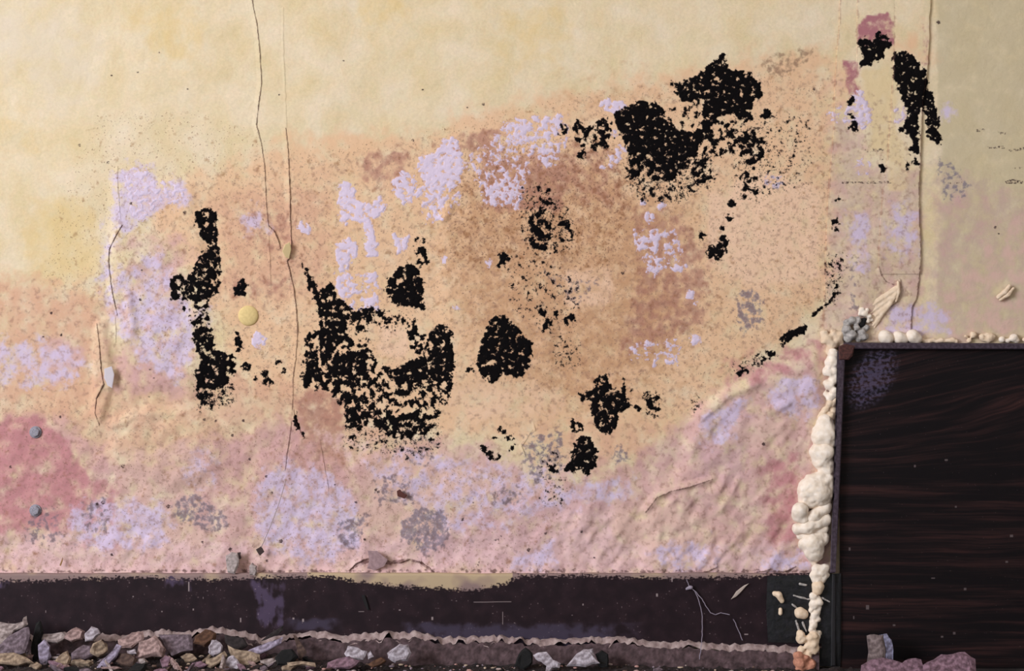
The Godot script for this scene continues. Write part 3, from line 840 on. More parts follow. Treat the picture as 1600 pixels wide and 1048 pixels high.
func tube(pts: Array, r: float, sides := 5) -> ArrayMesh:
	var v := PackedVector3Array()
	var uv := PackedVector2Array()
	for i in pts.size():
		var d: Vector3 = (pts[mini(i + 1, pts.size() - 1)] - pts[maxi(i - 1, 0)]).normalized()
		var s := d.cross(Vector3(0, 0, 1))
		s = s.normalized() if s.length() > 0.01 else Vector3.RIGHT
		var t := d.cross(s)
		for k in sides + 1:
			var a := TAU * k / sides
			v.append(pts[i] + (s * cos(a) + t * sin(a)) * r)
			uv.append(Vector2(k, i))
	return sheet(v, uv, pts.size(), sides + 1)

func lathe(prof: Array, n := 24) -> ArrayMesh:
	# profile [radius, z] pairs, axis +z
	var v := PackedVector3Array()
	var uv := PackedVector2Array()
	for p in prof:
		for k in n + 1:
			var a := TAU * k / n
			v.append(Vector3(p[0] * cos(a), p[0] * sin(a), p[1]))
			uv.append(Vector2(k / float(n), p[1]))
	return sheet(v, uv, prof.size(), n + 1)

# ------------------------------------------------------------------ the scene
func _ready() -> void:
	rng.seed = 7
	# camera
	var cam := Camera3D.new()
	cam.name = "camera"
	cam.position = Vector3(0, EYE, DIST)
	cam.fov = rad_to_deg(2.0 * atan(0.524 / DIST))
	cam.near = 0.05
	add_child(cam)
	cam.current = true
	# sky and exposure
	var env := Environment.new()
	env.background_mode = Environment.BG_SKY
	var sky := Sky.new()
	var psm := ProceduralSkyMaterial.new()
	psm.sky_top_color = Color(0.72, 0.78, 0.88)
	psm.sky_horizon_color = Color(0.86, 0.88, 0.9)
	psm.ground_bottom_color = Color(0.3, 0.29, 0.27)
	psm.ground_horizon_color = Color(0.6, 0.6, 0.58)
	psm.energy_multiplier = 1.0
	sky.sky_material = psm
	env.sky = sky
	env.tonemap_mode = Environment.TONE_MAPPER_LINEAR
	env.tonemap_exposure = 0.485
	env.sdfgi_enabled = true
	env.ssao_enabled = true
	env.ssil_enabled = true
	var we := WorldEnvironment.new()
	we.name = "world_environment"
	we.environment = env
	add_child(we)
	# daylight through the window in the left wall (outside the frame)
	var al := AreaLight3D.new()
	al.name = "window_daylight"
	al.area_size = Vector2(2.4, 1.7)
	al.light_energy = 60.0
	al.light_color = Color(0.945, 0.97, 1.0)
	al.area_range = 12.0
	al.shadow_enabled = true
	add_child(al)
	al.look_at_from_position(Vector3(-3.52, 1.5, 3.3), Vector3(0, 1.5, 3.3), Vector3.UP)

	build_grid()
	paint_wall()
	build_room()
	build_wall_face()
	build_wall_parts()
	build_baseboard()
	build_panel()
	build_foam()
	build_small_things()
	build_rubble()

func build_room() -> void:
	var dark := mat(Color8(58, 48, 48), 0.95, noise_tex(0.03, 4, 41, Color(0.6, 0.6, 0.6), Color(1, 1, 1)), 2.0)
	var pale := mat(Color8(214, 208, 202), 0.95)
	var f := mesh_node("floor", box_mesh(Vector3(-3.75, -0.1, -0.15), Vector3(2.75, 0, 5.75)), dark, self)
	struct(f)
	var c := mesh_node("ceiling", box_mesh(Vector3(-3.75, 2.6, -0.15), Vector3(2.75, 2.7, 5.75)), pale, self)
	struct(c)
	var r := mesh_node("wall_right", box_mesh(Vector3(2.6, 0, 0), Vector3(2.75, 2.6, 5.6)), pale, self)
	struct(r)
	var fr := mesh_node("wall_front", box_mesh(Vector3(-3.75, 0, 5.6), Vector3(2.75, 2.6, 5.75)), pale, self)
	struct(fr)
	var st := SurfaceTool.new()
	st.begin(Mesh.PRIMITIVE_TRIANGLES)
	box_st(st, Vector3(-3.75, 0, 0), Vector3(-3.6, 0.65, 5.6))
	box_st(st, Vector3(-3.75, 2.35, 0), Vector3(-3.6, 2.6, 5.6))
	box_st(st, Vector3(-3.75, 0.65, 0), Vector3(-3.6, 2.35, 2.1))
	box_st(st, Vector3(-3.75, 0.65, 4.5), Vector3(-3.6, 2.35, 5.6))
	var l := mesh_node("wall_left", st.commit(), pale, self)
	struct(l)
	var w := SurfaceTool.new()
	w.begin(Mesh.PRIMITIVE_TRIANGLES)
	for y in [0.65, 2.29]:
		box_st(w, Vector3(-3.72, y, 2.1), Vector3(-3.64, y + 0.06, 4.5))
	for z in [2.1, 3.27, 4.44]:
		box_st(w, Vector3(-3.72, 0.71, z), Vector3(-3.64, 2.29, z + 0.06))
	var wn := mesh_node("window_1", w.commit(), mat(Color8(225, 222, 215), 0.6), self)
	struct(wn)

func build_wall_parts() -> void:
	strip(EDGE_B, EDGE_D, -148, 534, 0.0025, 0.5)
	strip(EDGE_A, EDGE_C, -148, 116, 0.0039, 0.0, 0.0014)
	strip(EDGE_C, EDGE_D, -148, 428, 0.0039, 0.5)
	for c in CRACKS:
		crack_flap(c)
	for m in [
		[264, 322, 350, 472, "upright black mould smear left of the wall crack"],
		[276, 472, 370, 642, "black mould smear hanging down below the upright one"],
		[360, 426, 392, 466, "small black mould fleck above the round cream plug"],
		[360, 514, 448, 606, "scattered black mould flecks below the round cream plug"],
		[466, 408, 598, 718, "broad ring of speckled black mould around a bare patch"],
		[598, 486, 716, 718, "right half of the speckled black mould ring"],
		[598, 368, 674, 486, "round black mould spot above the speckled ring"],
		[726, 486, 834, 602, "black mould rosette to the right of the ring"],
		[768, 282, 908, 480, "thin grey-black mould spots in the brown damp area"],
		[840, 480, 908, 574, "row of small black mould dots"],
		[864, 176, 960, 256, "ragged black mould flecks left of the largest patch"],
		[960, 74, 1190, 330, "largest black mould patch, rising to a spike at the upper right"],
		[1084, 330, 1150, 410, "small black mould spot below the largest patch"],
		[890, 576, 1040, 686, "black mould blot with a greyer one beside it"],
		[850, 686, 938, 790, "lowest black mould blot on the wall"],
		[748, 662, 810, 722, "small open ring of black mould dots"],
		[1320, 44, 1394, 208, "black mould under the magenta stain on the paper strip"],
		[1394, 78, 1474, 272, "tall black mould slab running down beside the paper strip edge"],
		[1190, 140, 1300, 320, "sparse black mould specks beside the paper strips"],
		[1214, 434, 1324, 544, "diagonal black mould streak near the foam"],
		[1140, 540, 1214, 592, "thin broken mould line running down from the diagonal streak"],
		[1298, 306, 1316, 366, "tiny mould spots on the paper strip"],
		[1370, 246, 1386, 274, "tiny black mould wedge on the paper strip"],
	]:
		crust("mould_patch", mould_mask, n_mould, 2.3, m, m[4], 0.0011)
	for s in [
		[172, 250, 306, 360, "pale lilac salt bloom at the left above the mould smear"],
		[520, 278, 606, 366, "white salt crust, upper left of the salt trail"],
		[520, 366, 598, 494, "white salt crust touching the mould ring"],
		[604, 352, 646, 400, "short salt crust right of the trail"],
		[606, 210, 724, 350, "largest white salt crust in the middle of the wall"],
		[724, 172, 892, 336, "spotted salt bloom left of the largest mould patch"],
		[930, 150, 990, 268, "salt fleck at the left rim of the largest mould patch"],
		[980, 310, 1080, 434, "cluster of white salt dots on the brown damp area"],
		[980, 450, 1100, 576, "scattered salt dots below the cluster"],
		[386, 514, 422, 548, "white salt spot beside the round plug"],
		[464, 344, 488, 368, "faint salt spot right of the crack"],
		[1288, 132, 1366, 280, "bluish salt bloom on the paper strip"],
		[1390, 160, 1424, 200, "bluish salt fleck beside the tall mould slab"],
	]:
		crust("salt_patch", salt_mask, n_mould, 2.2, s, s[4], 0.0008)
	# flakes lifting off the wall
	var pinkish := mat(Color8(170, 140, 142), 0.95, noise_tex(0.05, 4, 51, Color(0.8, 0.78, 0.78), Color(1, 1, 1)), 8.0)
	var f := chunk("paint_flake", [575, 860, 590, 860, 606, 873, 600, 884, 585, 891, 573, 888, 577, 874], 0.007, 0.0016, -6, -14, pinkish, wall_node, 0.4)
	f.set_meta("label", "curled pinkish-grey paint flake above the baseboard")
	var brown := mat(Color8(84, 44, 38), 0.9)
	f = chunk("paint_flake", [620, 767, 625, 764, 630, 770, 637, 773, 632, 779, 621, 775], 0.006, 0.0016, 0, 0, brown, wall_node, 0.4)
	f.set_meta("label", "small dark brown flake stuck to the wall")
	var palef := mat(Color8(216, 205, 212), 0.95)
	f = chunk("paint_flake", [163, 576, 174, 572, 178, 585, 175, 606, 168, 602, 163, 590], 0.0105, 0.0012, 4, 10, palef, wall_node, 0.5)
	f.set_meta("label", "small whitish flake on the fold at the left")
	var cream := mat(Color8(222, 196, 146), 0.95)
	f = chunk("paint_flake", [445, 382, 452, 378, 455, 390, 452, 404, 446, 402, 441, 392], 0.0085, 0.0018, -8, 14, cream, wall_node, 0.4)
	f.set_meta("label", "curled cream flake on the long crack")

func build_baseboard() -> void:
	# fascia with its own computed paint: dark brown gloss, wall paint lapped over its top, smears of lime
	var w := 1560
	var h := 120
	var x0 := -224
	var y0 := 890
	var n1 := noise(0.03, 4, 61)
	var n2 := noise(0.2, 2, 62)
	var n3 := noise(0.012, 3, 63)
	var im := Image.create(w, h, false, Image.FORMAT_RGB8)
	var lap := [-224, 906, 0, 908, 60, 908, 130, 903, 250, 903, 330, 906, 430, 903, 520, 902, 560, 910, 640, 918, 740, 922, 790, 912, 810, 899, 900, 900, 960, 902, 1060, 905, 1190, 901, 1200, 896, 1400, 896]
	for x in w:
		var px := float(x0 + x)
		var lim := 900.0
		for i in range(0, lap.size() - 2, 2):
			if px >= lap[i] and px <= lap[i + 2]:
				lim = lerpf(lap[i + 1], lap[i + 3], (px - lap[i]) / float(lap[i + 2] - lap[i]))
		for y in h:
			var py := float(y0 + y)
			var a := n1.get_noise_2d(px, py)
			var b := n2.get_noise_2d(px, py)
			var c := Color8(31, 19, 24).lerp(Color8(43, 28, 33), clampf(a + 0.4, 0, 1))
			# lime smears
			var s := 0.0
			s = maxf(s, 1.0 - maxf(absf(px - 418) / 30.0, absf(py - 940) / 46.0))
			s = maxf(s, 0.9 - maxf(absf(px - 278) / 26.0, absf(py - 908) / 18.0))
			s = maxf(s, 0.7 - maxf(absf(px - 5) / 16.0, absf(py - 910) / 14.0))
			c = c.lerp(Color8(112, 98, 134), clampf((s * 0.8 + (a * 0.9 + n1.get_noise_2d(px * 2.4, py * 0.7) * 0.7) * clampf(s * 4.0, 0, 1) - 0.05), 0, 0.5))
			# bluish dust low on the face
			var s2 := 1.0 - maxf(absf(px - 820) / 190.0, absf(py - 992) / 22.0)
			s2 = maxf(s2, 0.9 - maxf(absf(px - 690) / 80.0, absf(py - 982) / 14.0))
			s2 = maxf(s2, 0.8 - maxf(absf(px - 490) / 60.0, absf(py - 975) / 14.0))
			c = c.lerp(Color8(76, 70, 92), clampf(s2 * 1.1 + a * 0.8 * clampf(s2 * 4.0, 0, 1), 0, 0.6))
			# specks of distemper
			if b > 0.62 and a > 0.05:
				c = c.lerp(Color8(180, 160, 158), clampf((b - 0.62) * 5.0, 0, 0.7))
			# lapped wall paint
			var e := (lim - py + n1.get_noise_2d(px * 2.0, py * 5.0) * 4.0 + b * 5.0 + n2.get_noise_2d(px * 0.3, py * 2.0) * 4.0) / 2.5
			c = c.lerp(Color8(184, 160, 130).lerp(Color8(140, 116, 112), clampf(n3.get_noise_2d(px, py) * 2.0 + (1.4 if px < 480 or px > 800 else 0.0), 0, 1)), clampf(e, 0, 1))
			im.set_pixel(x, y, c)
	# drips, scratches and dots
	for d in [[294, 908, 3, 17], [71, 953, 2, 6], [317, 932, 2, 5], [785, 955, 2, 22], [457, 965, 4, 5], [472, 967, 4, 7], [674, 964, 4, 7], [712, 938, 3, 2], [740, 939, 60, 2], [1049, 902, 3, 9], [1025, 927, 4, 7], [1163, 990, 7, 4], [910, 943, 3, 5], [375, 965, 3, 9], [301, 950, 3, 5], [252, 954, 3, 4], [207, 931, 3, 4], [130, 968, 3, 3], [623, 952, 4, 4], [893, 960, 3, 2], [803, 972, 3, 3], [560, 955, 10, 2]]:
		im.fill_rect(Rect2i(d[0] - x0, d[1] - y0, maxi(1, d[2] - 1), maxi(1, d[3] - 2)), Color8(150, 134, 132))
	var fm := StandardMaterial3D.new()
	fm.albedo_texture = ImageTexture.create_from_image(im)
	fm.roughness = 0.7
	fm.metallic_specular = 0.3
	var bn := Node3D.new()
	bn.name = "baseboard_back"
	add_child(bn)
	struct(bn)
	bn.set_meta("label", "dark brown painted baseboard under the mouldy wall")
	var v := PackedVector3Array()
	var uv := PackedVector2Array()
	var xs := []
	for px in range(x0, 1297, 8):
		xs.append(px)
	var prof := [[894.5, 0.0], [894.8, 0.009], [896.5, 0.0125], [900, 0.014], [930, 0.014], [960, 0.0142], [1012, 0.014]]
	for p in prof:
		for px in xs:
			var z: float = p[1] + (0.0006 * n3.get_noise_2d(px, p[0] * 2.0) if p[1] > 0.012 else 0.0)
			v.append(P(px, p[0] + n3.get_noise_2d(px * 0.7, 5.0) * 1.5, z))
			uv.append(Vector2((px - x0) / float(w), (p[0] - y0) / float(h)))
	mesh_node("fascia", sheet(v, uv, prof.size(), xs.size()), fm, bn)
	mesh_node("fascia", box_mesh(Vector3(-3.6, 0.0, 0), Vector3(P(x0, 0).x, 0.147, 0.014)), mat(Color8(34, 22, 26), 0.7), bn)
	# dusty sloping ledge and plinth below
	var lt := [-224, 992, 40, 992, 110, 988, 160, 990, 200, 992, 225, 984, 300, 986, 330, 978, 370, 984, 410, 994, 450, 990, 490, 985, 530, 991, 600, 987, 660, 987, 690, 996, 780, 993, 830, 997, 900, 997, 960, 994, 1010, 1000, 1050, 1003, 1080, 1000, 1120, 1005, 1180, 1006, 1250, 1010, 1320, 1012]
	var dv := PackedVector3Array()
	var dc := PackedVector2Array()
	var pv := PackedVector3Array()
	var puv := PackedVector2Array()
	var cols := []
	for px in range(x0, 1283, 4):
		cols.append(px)
	var top := {}
	for px in cols:
		for i in range(0, lt.size() - 2, 2):
			if px >= lt[i] and px <= lt[i + 2]:
				top[px] = lerpf(lt[i], lt[i], 0) * 0.0 + lerpf(lt[i + 1], lt[i + 3], (px - lt[i]) / float(lt[i + 2] - lt[i])) + n1.get_noise_2d(px * 2.0, 0) * 5.0 + n2.get_noise_2d(px * 0.6, 3.0) * 2.0
	var drop := [[0.0, 0.0138], [2.0, 0.018], [5.0, 0.0215], [9.0, 0.024], [13.0, 0.0255]]
	for d in drop:
		for px in cols:
			var lump := 0.003 * n1.get_noise_2d(px * 2.5, d[0] * 12.0) if d[0] > 0 else 0.0
			dv.append(P(px, top[px] + d[0] * (0.85 + 1.1 * n1.get_noise_2d(px * 1.1, 90)), d[1] + lump))
			dc.append(Vector2(px * 0.01, d[0] * 0.01))
	var pl := [[0.0, 0.0245], [4.0, 0.0258], [14.0, 0.026], [24.0, 0.0265], [27.0, 0.03], [70.0, 0.0305]]
	for d in pl:
		for px in cols:
			var ty: float = top[px] + 10.0 if d[0] < 5.0 else 1000.0 + d[0]
			var q := P(px, maxf(ty, top[px] + 10.5 + d[0] * 0.1) + n3.get_noise_2d(px, d[0]) * 1.2, d[1] + 0.0008 * n1.get_noise_2d(px, d[0] * 5.0))
			if d[0] > 60.0:
				q.y = 0.0
			pv.append(q)
			puv.append(Vector2(px * 0.01, d[0] * 0.01))
	var dust := mat(Color8(208, 188, 184), 1.0, noise_tex(0.03, 5, 64, Color(0.5, 0.43, 0.43), Color(1, 1, 1)), 9.0, normal_tex(0.05, 3, 65, 3.0), 0.8)
	var plinth := mat(Color8(112, 90, 92), 0.9, noise_tex(0.035, 5, 66, Color(0.45, 0.40, 0.40), Color(1, 0.98, 1)), 7.0, normal_tex(0.05, 3, 67, 3.0), 0.8)
	var o := mesh_node("dust_ledge", sheet(dv, dc, drop.size(), cols.size()), dust, bn)
	o.set_meta("label", "pale dust line on the baseboard ledge")
	mesh_node("plinth", sheet(pv, puv, pl.size(), cols.size()), plinth, bn)
	# black end of the board
	var black_mat := mat(Color8(36, 33, 42), 0.6, noise_tex(0.03, 5, 68, Color(0.1, 0.1, 0.1), Color(0.75, 0.75, 0.8)), 10.0, normal_tex(0.03, 3, 69, 3.0), 0.5)
	o = chunk("black_patch", [1199, 900, 1240, 898, 1300, 898, 1312, 930, 1312, 1004, 1270, 1006, 1200, 1003, 1197, 950], 0.0155, 0.0028, 0, 0, black_mat, bn, 0.1)
	o.set_meta("label", "black end of the baseboard")
	chunk("black_patch", [1282, 897, 1314, 895, 1314, 960, 1313, 1041, 1280, 1041, 1284, 960], 0.0125, 0.004, 0, 0, black_mat, bn, 0.1)

func build_panel() -> void:
	var S := 512
	var im := Image.create(S, S, false, Image.FORMAT_RGB8)
	var g := noise(1.0, 4, 71)
	var g2 := noise(1.0, 3, 72)
	var n1 := noise(0.06, 4, 73)
	for y in S:
		for x in S:
			var px := 1310.0 + x
			var py := 540.0 + y
			var bend := (px - 1310.0) * 0.22 * clampf((760.0 - py) / 140.0, 0.0, 1.0) + 3.0 * g2.get_noise_2d(px * 0.006, py * 0.01)
			var t := g.get_noise_2d(px * 0.003, (py + bend) * 0.075)
			t = t * 0.6 + 0.55 * g.get_noise_2d(px * 0.006 + 50, (py + bend) * 0.25)
			var band := g2.get_noise_2d(px * 0.002 + 9, (py + bend) * 0.022)
			var c := Color8(13, 7, 10).lerp(Color8(56, 32, 30), clampf(t * 1.1 + 0.24 + band * 0.6, 0, 1))
			# lime dust smudge in the corner
			var q := Vector2(px - 1362, py - 590).rotated(-0.6)
			var s := 1.0 - Vector2(q.x / 36.0, q.y / 62.0).length()
			c = c.lerp(Color8(98, 90, 122), clampf(s * 0.7 + n1.get_noise_2d(px * 2.0, py * 2.6) * 1.2 * clampf(s * 3.0, 0, 1) + 0.05 * clampf(s * 9.0, 0, 1), 0, 0.62))
			if n1.get_noise_2d(px * 3.1 + 400, py * 3.1) > 0.66:
				c = c.lerp(Color8(120, 104, 104), 0.5)
			im.set_pixel(x, y, c)
	for d in [[1428, 726, 3, 4], [1476, 717, 5, 3], [1492, 790, 3, 3], [1578, 835, 5, 4], [1470, 993, 4, 3], [1489, 987, 4, 4], [1506, 918, 4, 4], [1353, 945, 5, 7], [1326, 855, 3, 5], [1395, 975, 4, 3], [1571, 876, 4, 3], [1455, 902, 6, 2], [1333, 962, 2, 5]]:
		im.fill_rect(Rect2i(d[0] - 1310, d[1] - 540, d[2], d[3]), Color8(92, 80, 80))
	var wm := StandardMaterial3D.new()
	wm.albedo_texture = ImageTexture.create_from_image(im)
	wm.roughness = 0.6
	wm.metallic_specular = 0.3
	wm.texture_repeat = true
	var t := thing("wood_panel", P(1567, 1042), "dark brown wood-grain panel with thin frame at the lower right of the wall", "panel")
	var o := t.position
	var st := SurfaceTool.new()
	st.begin(Mesh.PRIMITIVE_TRIANGLES)
	var z := 0.011
	var rows := 14
	var cols := 14
	var v := PackedVector3Array()
	var uv := PackedVector2Array()
	for r in rows:
		for c in cols:
			var px := lerpf(1312, 1824, c / float(cols - 1))
			var py := lerpf(541, 1044, r / float(rows - 1))
			var q := P(px, py, z)
			q.y = maxf(q.y, 0.0)
			v.append(q - o)
			uv.append(Vector2((px - 1310) / 512.0, (py - 540) / 512.0))
	mesh_node("board", sheet(v, uv, rows, cols), wm, t)
	mesh_node("core", box_mesh(Vector3(P(1316, 0, z).x, 0, 0.0) - o, Vector3(P(1824, 0, z).x, P(0, 543, z).y, z - 0.0008) - o), mat(Color8(30, 20, 22), 0.8), t)
	var fm := mat(Color8(86, 72, 84), 0.55, noise_tex(0.05, 4, 74, Color(0.55, 0.5, 0.52), Color(1, 1, 1)), 12.0)
	fm.metallic_specular = 0.4
	# left edging, leaning a little; top edging
	var edge := func(a: Array, za: float, zb: float) -> ArrayMesh:
		var s := SurfaceTool.new()
		s.begin(Mesh.PRIMITIVE_TRIANGLES)
		s.set_smooth_group(-1)
		var f := []
		var b := []
		var fi := []
		var cx := 0.0
		var cy := 0.0
		for i in range(0, a.size(), 2):
			cx += a[i] * 2.0 / a.size()
			cy += a[i + 1] * 2.0 / a.size()
		for i in range(0, a.size(), 2):
			f.append(P(a[i], a[i + 1], zb - 0.0015) - o)
			b.append(P(a[i], a[i + 1], za) - o)
			fi.append(P(a[i] + clampf(cx - a[i], -1.6, 1.6), a[i + 1] + clampf(cy - a[i + 1], -1.6, 1.6), zb) - o)
		var n: int = f.size()
		for i in n:
			var j: int = (i + 1) % n
			for q in [f[i], b[i], f[j], f[j], b[i], b[j], fi[i], f[i], fi[j], fi[j], f[i], f[j]]:
				s.add_vertex(q)
		for i in range(1, n - 1):
			for q in [fi[0], fi[i], fi[i + 1]]:
				s.add_vertex(q)
		s.generate_normals()
		return s.commit()
	mesh_node("edging", edge.call([1309, 548, 1321, 548, 1317, 640, 1313, 740, 1309, 830, 1304, 895, 1297, 895, 1299, 830, 1304, 740, 1308, 640], 0.0, 0.024), fm, t).set_meta("label", "thin greyish edging strip down the left side")
	mesh_node("edging", edge.call([1318, 535, 1824, 537, 1824, 546, 1318, 545], 0.0, 0.024), fm, t).set_meta("label", "thin greyish edging strip along the top")
	mesh_node("edging", edge.call([1300, 896, 1306, 896, 1306, 1041, 1298, 1041], 0.0, 0.019), mat(Color8(24, 20, 24), 0.6), t).set_meta("label", "black foot of the left edging")
	mesh_node("corner_block", edge.call([1310, 541, 1320, 537, 1336, 540, 1332, 556, 1326, 562, 1311, 562], 0.0, 0.0255), mat(Color8(98, 52, 46), 0.8, noise_tex(0.06, 3, 75, Color(0.5, 0.5, 0.5), Color(1, 1, 1)), 14.0), t).set_meta("label", "reddish brown bare corner of the frame")

func build_foam() -> void:
	var nz := noise(0.075, 3, 81)
	var tex := noise_tex(0.03, 4, 82, Color(0.90, 0.86, 0.80), Color(1, 1, 1))
	var nt := normal_tex(0.06, 3, 83, 2.0)
	var white := mat(Color8(250, 236, 224), 0.75, tex, 12.0, nt, 0.5)
	var cream := mat(Color8(240, 216, 192), 0.8, tex, 12.0, nt, 0.7)
	var pinkf := mat(Color8(222, 160, 132), 0.9, noise_tex(0.05, 4, 84, Color(0.7, 0.62, 0.6), Color(1, 1, 1)), 14.0, nt, 1.0)
	var greyf := mat(Color8(206, 196, 190), 0.9, noise_tex(0.05, 4, 85, Color(0.6, 0.6, 0.6), Color(1, 1, 1)), 14.0, nt, 1.0)
	var t := thing("foam_seam", P(1278, 1042), "lumpy cream expanding foam bead running down the left side of the wood panel", "foam")
	var o := t.position
	var add := func(called: String, caps: Array, k: float, m: Material, amp: float, cell := 2.5, lab := "", parent: Node = null):
		var nd := mesh_node(called, blob(caps, k, cell, nz, amp), m, t if parent == null else parent, -o)
		if parent != null:
			nd.position = -(parent as Node3D).position
		if lab != "":
			nd.set_meta("label", lab)
	# crumbly upper run
	var caps := []
	for q in [[1300, 566, 12], [1294, 580, 9], [1303, 592, 9], [1296, 602, 8], [1304, 612, 8], [1297, 622, 7], [1291, 616, 5], [1290, 598, 5], [1305, 580, 8], [1302, 552, 9]]:
		caps.append(cap(q[0], q[1], 8 + rng.randf_range(-2, 5), q[2] * 0.95))
	add.call("lump", caps, 3.0, white, 2.5, 2.0)
	caps = []
	for q in [[1292, 530, 9], [1300, 538, 9], [1308, 530, 8], [1302, 522, 7], [1288, 520, 6], [1314, 536, 6], [1312, 522, 6], [1296, 548, 7]]:
		caps.append(cap(q[0], q[1], 5 + rng.randf_range(-2, 4), q[2]))
	add.call("lump", caps, 3.0, cream, 2.6, 2.0)
	caps = []
	for q in [[1297, 630, 7], [1290, 640, 6], [1302, 638, 6], [1284, 648, 5], [1298, 650, 7], [1280, 652, 4], [1304, 626, 5]]:
		caps.append(cap(q[0], q[1], 7 + rng.randf_range(-2, 4), q[2]))
	add.call("lump", caps, 3.0, cream, 2.4, 2.0)
	# smooth swollen run
	add.call("lump", [cap(1289, 660, 9, 13, 1292, 672, 10, 14), cap(1283, 676, 9, 15, 1293, 680, 12, 15), cap(1281, 686, 9, 13, 1296, 690, 10, 11)], 5.0, white, 2.4, 2.2)
	add.call("lump", [cap(1278, 706, 10, 14, 1290, 706, 13, 15), cap(1284, 720, 10, 15, 1292, 726, 10, 11), cap(1290, 735, 10, 12)], 5.0, white, 2.2, 2.2)
	add.call("lump", [cap(1290, 742, 11, 10, 1272, 756, 12, 18), cap(1264, 766, 12, 19, 1278, 768, 15, 20), cap(1283, 778, 13, 15, 1262, 780, 11, 15), cap(1292, 752, 12, 12), cap(1290, 766, 12, 13)], 5.0, white, 2.6, 2.2)
	# coil
	add.call("curl", [cap(1250, 797, 22, 13), cap(1248, 806, 18, 10, 1256, 812, 20, 8)], 5.0, white, 1.8, 2.0, "curled foam knob")
	add.call("curl", [cap(1258, 812, 16, 8, 1272, 806, 19, 9), cap(1272, 806, 19, 9, 1289, 792, 14, 10), cap(1289, 792, 14, 9, 1284, 782, 12, 8)], 5.0, white, 1.8, 2.0)
	add.call("curl", [cap(1246, 826, 15, 9, 1262, 824, 20, 10), cap(1262, 824, 20, 10, 1290, 812, 15, 10)], 5.0, white, 1.8, 2.0)
	add.call("curl", [cap(1252, 836, 11, 8, 1286, 826, 13, 9)], 5.0, white, 1.6, 2.0)
	add.call("drop", [cap(1270, 848, 14, 19, 1272, 860, 13, 16), cap(1284, 840, 12, 12), cap(1256, 850, 12, 9), cap(1272, 868, 10, 11, 1272, 878, 8, 6)], 5.0, white, 2.0, 2.0, "hanging foam drop under the coil")
	caps = []
	for q in [[1276, 888, 8], [1284, 892, 8], [1290, 886, 6], [1272, 898, 7], [1282, 904, 9], [1289, 898, 6], [1276, 906, 7]]:
		caps.append(cap(q[0], q[1], 16 + rng.randf_range(-2, 4), q[2]))
	add.call("lump", caps, 3.0, white, 2.0, 2.0)
	add.call("drop", [cap(1278, 916, 20, 10, 1277, 922, 20, 8)], 4.0, cream, 0.6, 2.0, "small round cream foam drop")
	caps = []
	for i in 22:
		caps.append(cap(1273 + rng.randf_range(-7, 6), 932 + i * 3.0, 20 + rng.randf_range(-2, 3), rng.randf_range(4, 7)))
	add.call("crumb_run", caps, 2.0, white, 2.2, 1.8, "whitish crumbly foam run")
	caps = []
	for i in 20:
		caps.append(cap(1261 + rng.randf_range(-12, 12), 990 + i * 1.9, 27 + rng.randf_range(-3, 3), rng.randf_range(5, 8)))
	add.call("crumb_run", caps, 2.0, cream, 2.2, 1.8)
	caps = []
	for i in 16:
		caps.append(cap(1258 + rng.randf_range(-13, 10), 1024 + i * 1.5, 31 + rng.randf_range(-3, 3), rng.randf_range(5, 8)))
	add.call("crumb_run", caps, 2.0, pinkf, 2.2, 1.8, "pinkish crumbly foot of the foam")

	var t2 := thing("foam_bead", P(1440, 533), "white foam beads in a row on the top edge of the wood panel", "foam")
	add.call("bead", [cap(1383, 526, 7, 11, 1387, 528, 7, 10)], 3.0, white, 0.8, 2.0, "", t2)
	add.call("bead", [cap(1405, 527, 7, 10, 1413, 529, 6, 8), cap(1401, 523, 6, 6)], 3.0, white, 0.8, 2.0, "", t2)
	add.call("bead", [cap(1426, 525, 8, 11, 1432, 529, 7, 9)], 3.0, white, 0.8, 2.0, "", t2)
	caps = []
	for i in 10:
		caps.append(cap(1440 + i * 6.0, 532 + rng.randf_range(-1, 1), 4, rng.randf_range(3, 4.5)))
	add.call("smear", caps, 3.0, cream, 1.0, 1.8, "", t2)
	caps = []
	for i in 15:
		caps.append(cap(1502 + rng.randf_range(0, 52), 527 + rng.randf_range(-5, 6), 3.5, rng.randf_range(3, 6)))
	add.call("smear", caps, 2.5, cream, 2.0, 1.8, "", t2)
	add.call("bead", [cap(1565, 530, 4, 5), cap(1584, 528, 5, 7, 1588, 531, 5, 5), cap(1574, 532, 4, 4)], 3.0, white, 1.0, 1.8, "", t2)
	caps = []
	for i in 30:
		caps.append(cap(1600 + i * 7.0, 530 + rng.randf_range(-3, 3), 4, rng.randf_range(3, 7)))
	add.call("smear", caps, 3.0, cream, 1.5, 2.5, "", t2)

	var t3 := thing("cement_lump", P(1335, 518), "grey crumbly plaster lump with a dark hole at the corner of the wood panel", "plaster")
	caps = []
	for q in [[1324, 504, 6], [1332, 500, 6], [1340, 500, 6], [1322, 514, 7], [1330, 522, 8], [1324, 528, 8], [1338, 512, 5], [1345, 520, 7], [1352, 512, 6], [1350, 526, 7], [1342, 528, 6], [1318, 520, 6]]:
		caps.append(cap(q[0], q[1], 7 + rng.randf_range(-2, 5), q[2]))
	add.call("lump", caps, 2.5, greyf, 2.6, 1.8, "", t3)
	caps = []
	for q in [[1346, 484, 4], [1351, 490, 5], [1358, 494, 4], [1344, 490, 4], [1355, 484, 3], [1356, 502, 4], [1362, 500, 3]]:
		caps.append(cap(q[0], q[1], 6 + rng.randf_range(-1, 3), q[2]))
	add.call("lump", caps, 2.0, white, 1.6, 1.6, "small white crumbs on the plaster lump", t3)
